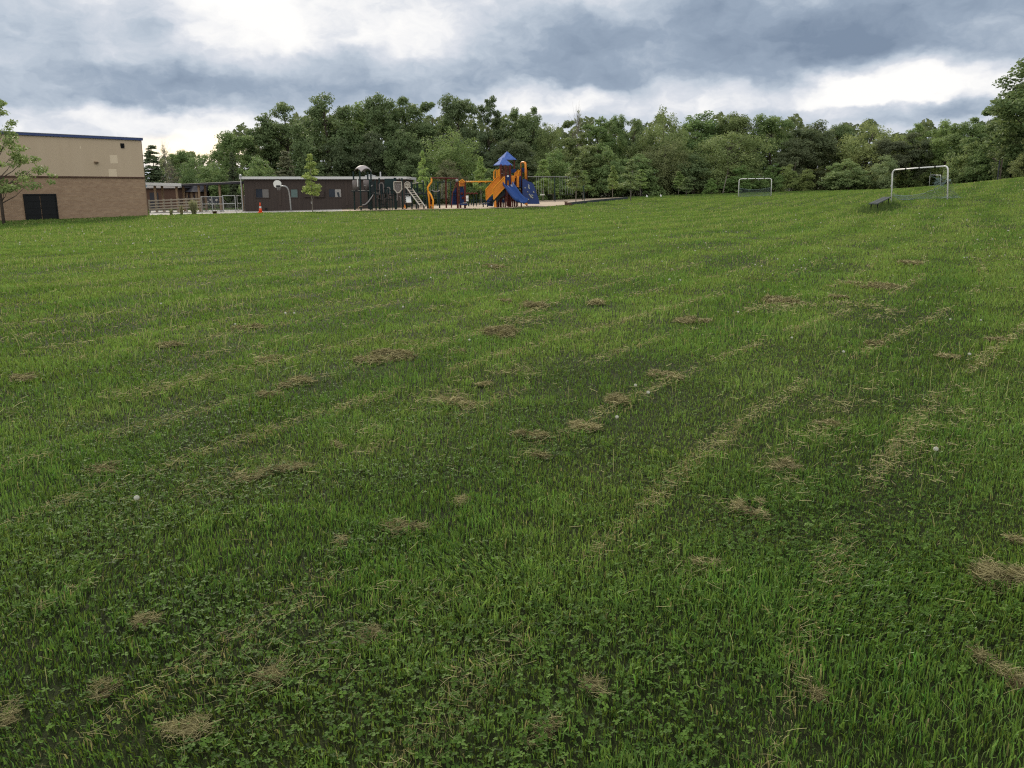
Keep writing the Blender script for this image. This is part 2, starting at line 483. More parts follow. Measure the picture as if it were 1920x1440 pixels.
# dry clippings: pixel centre, pixel size, look   (their places thin the grass a little too)
CLUMPS = [
 (735, 672, 118, 26, 'long tan ridge of dry clippings, the longest one in the middle of the lawn'),
 (935, 628, 76, 40, 'broad ragged tan clump of dry clippings just up the lawn from the long ridge'),
 (505, 678, 48, 13, 'thin streak of dry clippings level with the long ridge, to its left'),
 (463, 617, 42, 12, 'small flat brown clump with a pale tip, near the twin tall dandelions'),
 (318, 650, 36, 12, 'small brown clump between the flat pale-tipped clump and the left edge'),
 (42, 712, 52, 17, 'brown clump of dry clippings at the left edge, level with the long ridge'),
 (947, 568, 20, 13, 'tiny dark pointed clump up the lawn, below the blue-roofed play tower'),
 (1000, 575, 34, 24, 'loose pale scatter of clippings right beside the tiny dark pointed clump'),
 (1118, 572, 24, 22, 'faint pale upright tuft of clippings right of the loose pale scatter'),
 (1295, 603, 46, 12, 'flat brown clump with three green stalks sticking up from it'),
 (1245, 708, 50, 20, 'round reddish clump above two white clover heads'),
 (1152, 755, 52, 36, 'thick straw coloured clump just below two white clover heads'),
 (1000, 820, 55, 26, 'grey brown clump, left one of the pair under the thick straw clump'),
 (1100, 806, 60, 22, 'flat spread clump, right one of the pair under the thick straw clump'),
 (1015, 858, 34, 22, 'small reddish clump straight below the grey brown clump'),
 (755, 993, 72, 34, 'compact nest-like brown clump alone in the lower middle of the lawn'),
 (865, 946, 13, 11, 'tiny pinkish ball of dry clippings just above the nest-like clump'),
 (640, 1018, 20, 15, 'tiny dull tuft left of the nest-like clump'),
 (270, 1175, 46, 36, 'bright straw tuft with loose ends, alone in the lower left'),
 (200, 1302, 52, 46, 'reddish brown matted clump under the bright straw tuft'),
 (352, 1375, 110, 50, 'long slanting pile of straw along the bottom edge, left of centre'),
 (18, 1352, 40, 34, 'pale clump cut off by the left edge near the bottom'),
 (510, 1268, 62, 36, 'dark hollow in the clover with loose straw around it'),
 (700, 1190, 50, 30, 'sparse pinkish straw bits between the nest-like clump and the dark hollow'),
 (1020, 1378, 66, 40, 'yellow straw tuft at the bottom edge near the middle'),
 (1112, 1290, 38, 36, 'upright reddish tuft above and right of the yellow bottom tuft'),
 (1872, 1092, 130, 84, 'largest thick brown mat of dead grass, at the right edge'),
 (1905, 1288, 60, 84, 'brown pile at the right edge below the largest mat'),
 (1838, 1238, 40, 30, 'small pale tuft with a cut stalk, left of the lower right pile'),
 (1905, 1018, 34, 24, 'thin tan wisp at the right edge above the largest mat'),
 (1530, 1310, 38, 22, 'pale dry tuft alone in the lower right quarter'),
 (540, 882, 70, 20, 'pale wispy end of a clippings row, left of centre'),
 (470, 900, 60, 18, 'dull middle stretch of the same wispy clippings row'),
 (560, 716, 52, 15, 'broken tan streak below the long ridge, upper piece'),
 (505, 745, 42, 18, 'broken tan streak below the long ridge, lower piece'),
 (850, 757, 60, 22, 'greyish clump with curled ends under the broad ragged clump'),
 (905, 722, 30, 14, 'small curl of clippings between the greyish clump and the broad one'),
 (860, 662, 24, 14, 'small dark clump between the long ridge and the broad ragged clump'),
 (1640, 540, 70, 13, 'flat brown strip on the upper right of the lawn'),
 (1465, 570, 44, 36, 'sparse bleached patch of clippings left of the flat brown strip'),
 (1572, 560, 26, 12, 'small brown clump between the bleached patch and the flat brown strip'),
 (1640, 650, 34, 26, 'forked tuft of clippings in the right of the lawn'),
 (1866, 640, 34, 12, 'small dark brown clump near the right edge below the rising hill'),
 (1775, 672, 30, 14, 'dim olive clump between the forked tuft and the right edge'),
 (1405, 960, 60, 50, 'loose reddish straw where the clippings row bends, right of centre'),
 (1322, 1062, 44, 32, 'thin pale tuft at the lower end of the reddish straw row'),
 (1475, 880, 60, 36, 'bleached wispy tuft at the upper end of the reddish straw row'),
 (1545, 795, 40, 22, 'bleached curl of clippings high on the right straw row'),
 (1700, 495, 34, 9, 'thin brown sliver far up the right side of the lawn'),
 (925, 502, 34, 8, 'faint brown sliver far up the lawn, under the play tower'),
 (195, 885, 60, 24, 'dull brown matted patch left of the wispy clippings row'),
 (630, 838, 26, 14, 'pair of pale curled bits between the wispy row and the greyish clump'),
]
clump_at = [(hit(c[0], c[1]), c) for c in CLUMPS]

# ---------------------------------------------------------------- grass
def scatter(d0, d1, dens, half=.70, side=1.6):
    """points in a wedge in front of the camera, density(d) per square metre, wider than the frame"""
    bins = np.geomspace(d0, d1, 40); X = []; Y = []
    for a, b in zip(bins[:-1], bins[1:]):
        w = half * b + side
        n = rng.poisson(dens((a + b) / 2) * 2 * w * (b - a))
        X.append(rng.uniform(-w, w, n)); Y.append(rng.uniform(a, b, n))
    return np.concatenate(X), np.concatenate(Y)

def mask_out(x, y):
    k = np.ones(x.shape, bool)
    far = y > 60
    for p in NOGRASS:
        k[far] &= ~inside(p, x[far], y[far])
    return k

ROW_W = .95
def row_mask(x, y):
    """0-1: how strongly a line of flattened, drying grass left by the mower runs through a place"""
    q = (.86 * x - .5 * y + .3 * np.sin(y * .33) + .25 * np.sin(x * .5 + 1)) / ROW_W
    f = np.abs(q - np.round(q)) * ROW_W
    keep = value_noise(x, y, 1.6, 81) * .55 + value_noise(x, y, .5, 82) * .45
    edge = .05 + .1 * value_noise(x, y, .3, 83)
    return np.clip(1 - f / edge, 0, 1) * np.clip((keep - np.where(x > 0, .34, .4)) * 5, 0, 1) * np.clip(1.6 - np.hypot(x, y) / 16, 0, 1)

def build_grass():
    x, y = scatter(1.25, 118, lambda d: 6200 if d < 4 else 6200 * (4 / d) ** 1.74)
    k = mask_out(x, y)
    # clippings smother the blades under them
    for h, c in clump_at:
        if h is None: continue
        rx = c[2] / FPX * h[1] * .42; ry = max(rx * .45, .05)
        near = (np.abs(x - h[0]) < rx) & (np.abs(y - h[1]) < ry)
        k &= ~(near & (rng.random(len(x)) < .75))
    x, y = x[k], y[k]
    n = len(x)
    d = np.hypot(x, y)
    z = ground_np(x, y)
    patch = value_noise(x, y, .35, 1) * .5 + value_noise(x, y, 1.3, 2) * .5
    tall = value_noise(x, y, .16, 3)
    lump = value_noise(x, y, .75, 6)
    h = rng.uniform(.022, .041, n) * (.5 + 1.0 * patch) * (1 + .6 * (tall > .74)) * (1 + np.clip(d / 50, 0, 1.0)) * (.7 + .75 * np.clip((lump - .35) * 2, 0, 1))
    h = np.minimum(h, rng.uniform(.036, .06, n) * (1 + np.clip(d / 26, 0, 2.0)))
    stray = rng.random(n) < .012
    h[stray] *= rng.uniform(1.2, 1.6, stray.sum())
    w = np.maximum(rng.uniform(.0022, .0056, n), d * .0006) * rng.uniform(.8, 1.25, n)
    lean_dir = rng.uniform(0, 2 * np.pi, n)
    flow = value_noise(x, y, .8, 4) * 2 * np.pi
    comb = value_noise(x, y, .55, 5) > .74
    lean_dir = np.where(comb, flow + rng.normal(0, .5, n), lean_dir)
    lean = rng.uniform(.02, .7, n) ** 1.2 * np.where(comb, 1.25, 1.0)
    lx, ly = np.cos(lean_dir), np.sin(lean_dir)
    fa = lean_dir + np.pi / 2 + rng.normal(0, .5, n)
    face = rng.uniform(0, np.pi, n)
    far = d > 8
    fa = np.where(far, np.arctan2(x, y) * -1 + rng.normal(0, .5, n), np.where(rng.random(n) < .5, fa, face))
    wx, wy = np.cos(fa) * w / 2, np.sin(fa) * w / 2
    V = np.empty((n, 6, 3), np.float32)
    b = h * lean
    V[:, 0] = np.stack([x - wx, y - wy, z - .008], -1)
    V[:, 1] = np.stack([x + wx, y + wy, z - .008], -1)
    mx, my, mz = x + lx * b * .35, y + ly * b * .35, z + h * .58
    V[:, 2] = np.stack([mx + wx * .85, my + wy * .85, mz], -1)
    V[:, 3] = np.stack([mx - wx * .85, my - wy * .85, mz], -1)
    bl = np.where(rng.random(n) < .55, rng.uniform(.45, .8, n), .12); cut = rng.normal(0, .0016, n) * (1 + d * .1)
    V[:, 4] = np.stack([x + lx * b + wx * bl, y + ly * b + wy * bl, z + h * (1 - .3 * lean) + cut], -1)
    V[:, 5] = np.stack([x + lx * b - wx * bl, y + ly * b - wy * bl, z + h * (1 - .3 * lean) - cut], -1)
    i = np.arange(n)[:, None] * 6
    quads = np.concatenate([i + np.array([[0, 1, 2, 3]]), i + np.array([[3, 2, 4, 5]])])
    tint = np.clip(rng.normal(.38, .19, n) + .42 * (rng.random(n) < .13) + .15 * (tall > .74) + .3 * (lump - .5), 0, .95)
    tint = .42 + (tint - .42) / (1 + np.clip(d - 8, 0, 99) / 22)
    rm = row_mask(x, y)
    tint = np.clip(tint + .22 * rm, 0, .95)
    tint[rng.random(n) < .014 + .3 * rm] = 1.0
    hue = np.clip(rng.normal(.5, .25, n), 0, 1)
    me = np_mesh('grass', V.reshape(-1, 3), [quads], 'blade', {'tint': np.repeat(tint, 6), 'hue': np.repeat(hue, 6)})
    o = link('grass', me); o['kind'] = 'stuff'
    tag(o, 'short mown green grass blades covering the whole sloping lawn', 'grass')
    print('grass blades', n)
build_grass()

def build_clover():
    x, y = scatter(1.3, 9.5, lambda d: 1900 if d < 4 else 1900 * (4 / d) ** 2.4)
    cov = value_noise(x, y, .5, 8) * .6 + value_noise(x, y, 1.7, 9) * .4
    k = rng.random(len(x)) < np.clip((cov - .38) * 3.6, .05, 1)
    x, y = x[k], y[k]; n = len(x)
    z = ground_np(x, y) + rng.uniform(.012, .045, n)
    r = rng.uniform(.0035, .0108, n)
    tiltx, tilty = rng.normal(0, .28, n), rng.normal(0, .28, n)
    a0 = rng.uniform(0, 2 * np.pi, n)
    VS = []
    for kf in range(3):
        a = a0 + kf * 2 * np.pi / 3
        prof = [(0, 0, 0), (.62, -.52, .10), (1.15, -.62, .1), (1.42, 0, -.05), (1.15, .62, .1), (.62, .52, .10)]
        for (u, v_, w_) in prof:
            dx = r * (u * np.cos(a) - v_ * np.sin(a)); dy = r * (u * np.sin(a) + v_ * np.cos(a))
            VS.append(np.stack([x + dx, y + dy, z + dx * tiltx + dy * tilty + r * w_ * 1.6], -1))
    V = np.stack(VS, 1)
    i = np.arange(n)[:, None] * 18
    f = [i + np.array([[6 * kf + a, 6 * kf + b, 6 * kf + c, 6 * kf + e]]) for kf in range(3) for (a, b, c, e) in ((0, 1, 2, 3), (0, 3, 4, 5))]
    tint = np.clip(rng.normal(.45, .2, n), 0, 1)
    me = np_mesh('clover', V.reshape(-1, 3), [np.concatenate(f)], 'clover', {'tint': np.repeat(tint, 18)})
    o = link('clover', me); o['kind'] = 'stuff'
    tag(o, 'low three-leaved clover growing among the nearest grass', 'clover')
build_clover()

def strands(n, cx, cy, rx, ry, ang, zfun, hmax, lmin, lmax, w, core=2.0):
    """tangled dry strands heaped in a flattened oval; returns verts, quads, tint"""
    # ragged heap: a few overlapping knots strung along its length
    nk = int(rng.integers(4, 8)); kx = np.linspace(-.75, .75, nk) + rng.normal(0, .16, nk); ky = rng.normal(0, .5, nk); ks = rng.uniform(.13, .4, nk)
    ci = rng.choice(nk, n, p=ks ** 1.5 / (ks ** 1.5).sum())
    du, dv = rng.normal(0, .62, n), rng.normal(0, .62, n); rr = np.minimum(np.hypot(du, dv), 1.3)
    loose = np.where(rng.random(n) < (.22 if w < .0032 else 0), rng.uniform(1.3, 2.3, n), 1.0)
    u, v = rx * (kx[ci] + du * ks[ci] * loose), ry * (ky[ci] + dv * ks[ci] * 1.3 * loose)
    x = cx + u * math.cos(ang) - v * math.sin(ang); y = cy + u * math.sin(ang) + v * math.cos(ang)
    z = zfun(x, y) + hmax * np.clip(1 - (rr / 1.3) ** 2, 0, 1) * rng.uniform(.2, 1.0, n) * (ks[ci] / .44) ** .5 + .014
    L = rng.uniform(lmin, lmax, n); a = rng.uniform(0, 2 * np.pi, n); e = rng.normal(0, .3, n)
    dx, dy, dz = np.cos(a) * np.cos(e), np.sin(a) * np.cos(e), np.sin(e)
    bend = rng.normal(0, .35, n) * L
    P = []
    for s in (-.5, -.17, .17, .5):
        q = bend * (s * s - .1)
        P.append(np.stack([x + dx * L * s - dy * q, y + dy * L * s + dx * q, z + dz * L * s + np.abs(q) * .4], -1))
    side = np.stack([-dy, dx, np.zeros(n)], -1) * .6; side[:, 2] = rng.choice([-1, 1], n) * .7
    side *= (w * rng.uniform(.7, 1.3, n) / 2)[:, None]
    V = np.stack([P[j] + sg * side for j in range(4) for sg in (-1, 1)], 1)
    i = np.arange(n)[:, None] * 8
    F = np.concatenate([i + np.array([[2 * j, 2 * j + 1, 2 * j + 3, 2 * j + 2]]) for j in range(3)])
    return V.reshape(-1, 3), F, np.repeat(np.clip(rng.normal(.45, .25, n), 0, 1), 8)

def build_clump(h, c):
    px, py, w, hh, label = c
    x, y, z = h
    d = math.hypot(x, y)
    rx = w / FPX * y / 2 * 1.02
    # ground depth the pixel height covers, less the height the heap itself shows
    g = hh / FPX * y
    hm = min(max(.026, g * .45), .1)
    ry = max(.06, min(rx * 1.1, .44 * hh * y * y / (FPX * EYE)))
    ang = .35 if w > 55 and px < 1000 else random.uniform(-.2, .3)
    o = thing('dry_grass_clump', (x, y, z), label, 'dry grass', 'clumps of dry mown grass lying on the lawn')
    zf = lambda a, b: ground_np(a + x, b + y) - z
    sw = max(.0012, d * .00042)
    n = int(np.clip(rx * ry * 3.14 * 60000 / (1 + d * .45), 110, 4200))
    V, F, T = strands(n, 0, 0, rx, ry, ang, zf, hm, max(.03, d * .006), max(.09, d * .012), sw)
    s = link('loose_straw', np_mesh('loose_straw', V, [F], 'straw_brown' if ('brown' in label or 'dark' in label or random.random() < .45) else 'straw', {'tint': T}), o)
    # matted core the strands lie on
    mb = MB(); nu, nv = 18, 4; vs = [(0, 0, zf(np.array([0.]), np.array([0.]))[0] + hm * .5)]; fs = []
    ph = random.uniform(0, 6)
    for j in range(1, nv + 1):
        for k in range(nu):
            a = 2 * math.pi * k / nu
            r = j / nv * (.5 + .16 * math.sin(3 * a + ph) + .1 * math.sin(7 * a + 2 * ph))
            u, v = rx * r * math.cos(a), ry * r * math.sin(a)
            X, Y = u * math.cos(ang) - v * math.sin(ang), u * math.sin(ang) + v * math.cos(ang)
            vs.append((X, Y, float(zf(np.array([X]), np.array([Y]))[0]) + hm * .5 * (1 - (j / nv) ** 2) + (random.uniform(-.15, .15) * hm if j < nv else -.01)))
    for k in range(nu):
        fs.append((0, 1 + k, 1 + (k + 1) % nu))
        for j in range(nv - 1):
            fs.append((1 + j * nu + k, 1 + (j + 1) * nu + k, 1 + (j + 1) * nu + (k + 1) % nu, 1 + j * nu + (k + 1) % nu))
    mb.add(vs, fs).build('matted_core', 'thatch', o, True)
for h, c in clump_at:
    if h: build_clump(h, c)

def build_stalks():
    """pale seed stalks and uncut bents standing above the mown grass, in loose drifts"""
    x, y = scatter(2.5, 75, lambda d: 26 if d < 6 else 26 * (6 / d) ** 1.0)
    p = value_noise(x, y, 3.2, 61) * .6 + value_noise(x, y, .9, 62) * .4
    k = (rng.random(len(x)) < np.clip((p - .45) * 5, .02, 1)) & mask_out(x, y); x, y = x[k], y[k]; n = len(x)
    d = np.hypot(x, y); z = ground_np(x, y); h = rng.uniform(.07, .17, n); w = np.maximum(.0017, d * .00034)
    a = rng.uniform(0, 6.28, n); l = rng.uniform(0, .5, n) * h; f = -np.arctan2(x, y)
    wx, wy = np.cos(f) * w / 2, np.sin(f) * w / 2
    V = np.stack([np.stack([x - wx, y - wy, z], -1), np.stack([x + wx, y + wy, z], -1), np.stack([x + .4 * l * np.cos(a) + wx, y + .4 * l * np.sin(a) + wy, z + h * .6], -1), np.stack([x + .4 * l * np.cos(a) - wx, y + .4 * l * np.sin(a) - wy, z + h * .6], -1),
                  np.stack([x + l * np.cos(a) + wx, y + l * np.sin(a) + wy, z + h * .95], -1), np.stack([x + l * np.cos(a) - wx, y + l * np.sin(a) - wy, z + h * .95], -1)], 1)
    i = np.arange(n)[:, None] * 6
    o = link('grass_stalks', np_mesh('grass_stalks', V.reshape(-1, 3), [np.concatenate([i + np.array([[0, 1, 2, 3]]), i + np.array([[3, 2, 4, 5]])])], 'bent', {'tint': np.repeat(rng.random(n), 6)}))
    o['kind'] = 'stuff'; tag(o, 'thin pale seed stalks standing above the mown lawn', 'grass')
build_stalks()

def build_straw():
    """single dry strands scattered over the lawn, thicker along the rows the mower left"""
    rows = [((0, 790), (300, 735), (560, 665), (740, 660), (940, 625)), ((290, 965), (420, 915), (545, 880), (660, 825), (760, 775), (910, 722), (1010, 690)),
            ((340, 1390), (500, 1270), (700, 1190), (860, 1080)), ((1250, 1100), (1330, 1040), (1400, 960), (1480, 880), (1550, 795), (1620, 720)),
            ((1690, 960), (1740, 860), (1800, 740)), ((940, 625), (1010, 575), (1120, 560)), ((1420, 590), (1560, 560), (1700, 605))]
    X = []; Y = []
    for rw in rows:
        P = [hit(*p)[:2] for p in rw]
        for a, b in zip(P[:-1], P[1:]):
            L = math.dist(a, b); n = int(L * 420)
            t = rng.random(n)
            X.append(a[0] + (b[0] - a[0]) * t + rng.normal(0, .12 + L * .02, n)); Y.append(a[1] + (b[1] - a[1]) * t + rng.normal(0, .12 + L * .02, n))
    x = np.concatenate(X); y = np.concatenate(Y); k = value_noise(x, y, .22, 51) + .5 * value_noise(x, y, .8, 52) > .74
    X, Y = [x[k]], [y[k]]
    # thin broken lines of clippings between the mowing passes
    qx, qy = scatter(1.6, 24, lambda d: 2600 if d < 5 else 2600 * (5 / d) ** 1.25)
    k = rng.random(len(qx)) < row_mask(qx, qy) * .85
    X.append(qx[k]); Y.append(qy[k])
    sx, sy = scatter(1.4, 26, lambda d: 30 if d < 5 else 30 * (5 / d) ** 1.2)
    X.append(sx); Y.append(sy)
    x = np.concatenate(X); y = np.concatenate(Y); n = len(x); d = np.hypot(x, y)
    z = ground_np(x, y) + rng.uniform(.025, .062, n)
    L = rng.uniform(.02, .075, n); a = rng.uniform(0, 2 * np.pi, n); e = rng.normal(.1, .35, n)
    w = np.maximum(.0012, d * .0004)
    dx, dy, dz = np.cos(a) * np.cos(e), np.sin(a) * np.cos(e), np.sin(e)
    bend = rng.normal(0, .4, n) * L; P = []
    for s in (-.5, -.17, .17, .5):
        q = bend * (s * s - .1)
        P.append(np.stack([x + dx * L * s - dy * q, y + dy * L * s + dx * q, z + dz * L * s], -1))
    side = np.stack([-dy * .5, dx * .5, np.full(n, .8)], -1) * (w / 2)[:, None]
    V = np.stack([P[j] + sg * side for j in range(4) for sg in (-1, 1)], 1)
    i = np.arange(n)[:, None] * 8
    F = np.concatenate([i + np.array([[2 * j, 2 * j + 1, 2 * j + 3, 2 * j + 2]]) for j in range(3)])
    o = link('straw', np_mesh('straw', V.reshape(-1, 3), [F], 'straw', {'tint': np.repeat(np.clip(rng.normal(.5, .25, n), 0, 1), 8)}))
    o['kind'] = 'stuff'; tag(o, 'loose dry straw strands strewn over the mown grass', 'straw')
build_straw()

# ---------------------------------------------------------------- dandelion clocks
def puff_mesh():
    vs = []; fs = []; tint = []
    n = 70
    for i in range(n):
        t = (i + .5) / n; ph = i * 2.39996; cz = 1 - 1.75 * t; sz = math.sqrt(max(0, 1 - cz * cz))
        d = np.array([sz * math.cos(ph), sz * math.sin(ph), cz])
        a = np.cross(d, [.3, .5, .8]); a /= np.linalg.norm(a); b = np.cross(d, a)
        k = len(vs); r = .26
        vs += [tuple(d * .97 + a * r), tuple(d * 1.03 + b * r), tuple(d * .97 - a * r), tuple(d * 1.03 - b * r)]
        fs.append((k, k + 1, k + 2, k + 3)); tint += [random.random()] * 4
    return np_mesh('seed_head', np.array(vs), [np.array(fs)], 'seedhead', {'tint': np.array(tint)})
PUFF = puff_mesh()
STALK = MB().tube([(0, 0, 0), (.012, 0, .5), (0, .01, 1)], [.02, .017, .015], 5).mesh('stem', 'stalk')
def dandelion(px, py, label, group, r=.02, hgt=None):
    q = hit(px, py)
    if q is None: return
    d = math.hypot(q[0], q[1])
    H = hgt or random.uniform(.08, .14)
    # the pixel marks the head: move the foot towards the camera so the head covers it
    k = 1 - H / (EYE - q[2])
    x, y = q[0] * k, q[1] * k
    z = ground(x, y)
    rr = max(r * .65, d * .00057) * random.uniform(.85, 1.2)
    o = thing('dandelion', (x, y, z), label, 'dandelion', group, random.uniform(0, 6))
    st = link('stem', STALK, o); st.scale = (.14, .14, H)
    hd = link('seed_head', PUFF, o); hd.location = (0, .01 * .14, H + rr * .6); hd.scale = (rr, rr, rr * random.uniform(.75, .95))
GA = 'dandelion clocks standing in the lawn'
for px, py, lb in [
    (535, 588, 'left one of the twin tall white dandelion clocks in the middle left'), (552, 588, 'right one of the twin tall white dandelion clocks in the middle left'),
    (441, 609, 'low white dandelion clock just above the small flat brown clump'), (613, 509, 'pinkish white dandelion clock alone above the twin tall ones'),
    (718, 499, 'tall white dandelion clock up the lawn below the portable building'), (302, 570, 'white dandelion clock alone in the left middle of the lawn'),
    (756, 577, 'white dandelion clock with a bent stem between the twin clocks and the tiny dark clump'), (880, 638, 'white clover-like head just left of the broad ragged clump'),
    (1215, 737, 'white flower head just above the thick straw clump'), (1192, 723, 'smaller white flower head up and left of the one above the thick straw clump'),
    (1384, 585, 'bright white dandelion clock right of the clump with three green stalks'), (1387, 469, 'tall white dandelion clock far up the lawn right of centre'),
    (1488, 498, 'large white dandelion clock left of the thin brown sliver'), (1643, 481, 'white dandelion clock up the right side, left of the pair'),
    (1684, 463, 'tall white dandelion clock below the dark bench'), (1808, 483, 'left of two touching white dandelion clocks near the hill'), (1813, 483, 'right of two touching white dandelion clocks near the hill'),
    (1855, 480, 'big round dandelion clock on a clear stem near the right edge'), (1884, 478, 'dandelion clock nearest the right edge, beside the big round one'),
    (1782, 598, 'white dandelion clock below the flat brown strip on the right'), (1839, 600, 'small white dandelion clock right of the one below the brown strip'),
    (1582, 660, 'white flattened head left of the forked tuft'), (1755, 844, 'large pale dandelion clock low on the right of the lawn'),
    (1157, 783, 'white clover head at the foot of the thick straw clump'), (1485, 632, 'pale head in the grass left of the forked tuft and above the flattened one'),
    (257, 936, 'small white head in the near left grass'), (1818, 664, 'pale head between the dim olive clump and the right edge')]:
    dandelion(px, py, lb, GA, .019)
G1 = 'dandelion clocks in front of the brick building'
for i in range(46):
    dandelion(random.uniform(15, 560), random.uniform(424, 478), 'tiny white dandelion clock in the grass in front of the brick building', G1, .022)
G2 = 'dandelion clocks below the play tower'
for i in range(26):
    dandelion(random.uniform(600, 1010), random.uniform(420, 520), 'small white dandelion clock in the grass below the playground', G2, .02)
G3 = 'dandelion clocks between the goals and the middle of the lawn'
for i in range(30):
    dandelion(random.uniform(1040, 1600), random.uniform(398, 530), 'small white dandelion clock on the upper lawn left of the bench', G3, .02)
G4 = 'dandelion clocks on the rising right side'
for i in range(14):
    dandelion(random.uniform(1640, 1915), random.uniform(395, 450), 'small white dandelion clock on the slope below the near goal', G4, .022)

# ---------------------------------------------------------------- school gym
def build_school():
    z0 = ground(GC[0], GC[1]) - .15
    o = thing('school_building', (GC[0], GC[1], z0), 'large flat-roofed school gym, tan panels over tan brick with a dark blue roof edge', 'building', rz=GANG)
    def s(px, py=340):
        dx, dy, _ = ray(px, py); r = dx / dy
        return (r * GC[1] - GC[0]) / (GD[0] - r * GD[1])
    def z(px, py):
        t = s(px, py); return at(px, py, GC[1] + GD[1] * t)[2] - z0
    top = z(263, 263); mid = z(277, 333.2)
    L, D = 26, 18
    MB().box(0, L, -D, 0, -1, mid).build('brick_wall', 'brick', o)
    mb = MB().box(-.0, L, -D, .04, mid, top)
    mb.cur = 1
    for (a, b, c, d) in ((210, 224, 291, 306.5), (205, 220, 317, 331.5), (156, 158, 274, 279)):
        mb.box(s(b), s(a), .03, .044, z((a + b) / 2, d), z((a + b) / 2, c))
    mb.build('upper_wall', ['stucco', 'patch'], o)
    MB().box(-.03, L, -D - .03, .09, mid - .05, mid + .06).build('trim', 'red_brown', o)
    rf = MB().box(-.12, L + .1, -D - .1, .16, top - .02, top + .17).build('roof', 'navy_trim', o)
    MB().box(-.14, L + .1, -D - .12, .18, top + .17, top + .2).build('roof_edge', 'fascia', rf)
    d0, d1, dt = s(100), s(41), z(70, 363.5)
    dr = MB()
    w = (d1 - d0) / 2
    for k in range(2): dr.box(d0 + k * w + .03, d0 + (k + 1) * w - .03, .0, .05, 0, dt - .08)
    for k in range(1, 4): dr.box(d0 + .05, d1 - .05, .05, .065, dt * k / 4 - .02, dt * k / 4 + .02)
    d_ = dr.build('door', 'black', o)
    MB().box(d0 - .06, d0 + .03, 0, .1, 0, dt).box(d1 - .03, d1 + .06, 0, .1, 0, dt).box(d0 + .03, d1 - .03, 0, .1, dt - .08, dt).build('door_frame', 'black', d_)
    v = MB(); a, b, zz0, zz1 = s(239), s(232), z(235, 277.2), z(235, 269)
    v.box(a, b, .04, .07, zz0, zz1)
    for k in range(7):
        q = zz0 + (zz1 - zz0) * (k + .5) / 7; v.slab([(a + .02, .07, q - .02), (b - .02, .07, q - .02), (b - .02, .11, q - .05), (a + .02, .11, q - .05)], (0, 0, 1), .012)
    v.build('vent', 'black', o)
    a = s(183); zz = z(183, 305.5)
    MB().box(a - .12, a + .12, .04, .2, zz - .06, zz + .08).slab([(a - .16, .04, zz + .1), (a + .16, .04, zz + .1), (a + .16, .28, zz + .05), (a - .16, .28, zz + .05)], (0, 0, 1), .03).build('wall_lamp', 'wood_tan', o)
    MB().box(-.1, -.0, -.14, -.04, 0, top - .02).build('downpipe', 'wood_tan', o)
    MB().box(-.16, -.12, -1.0, -.7, z(268, 286), z(268, 280)).box(-.13, 0, -.9, -.8, z(268, 285), z(268, 281)).build('bracket_lamp', 'black', o)
build_school()

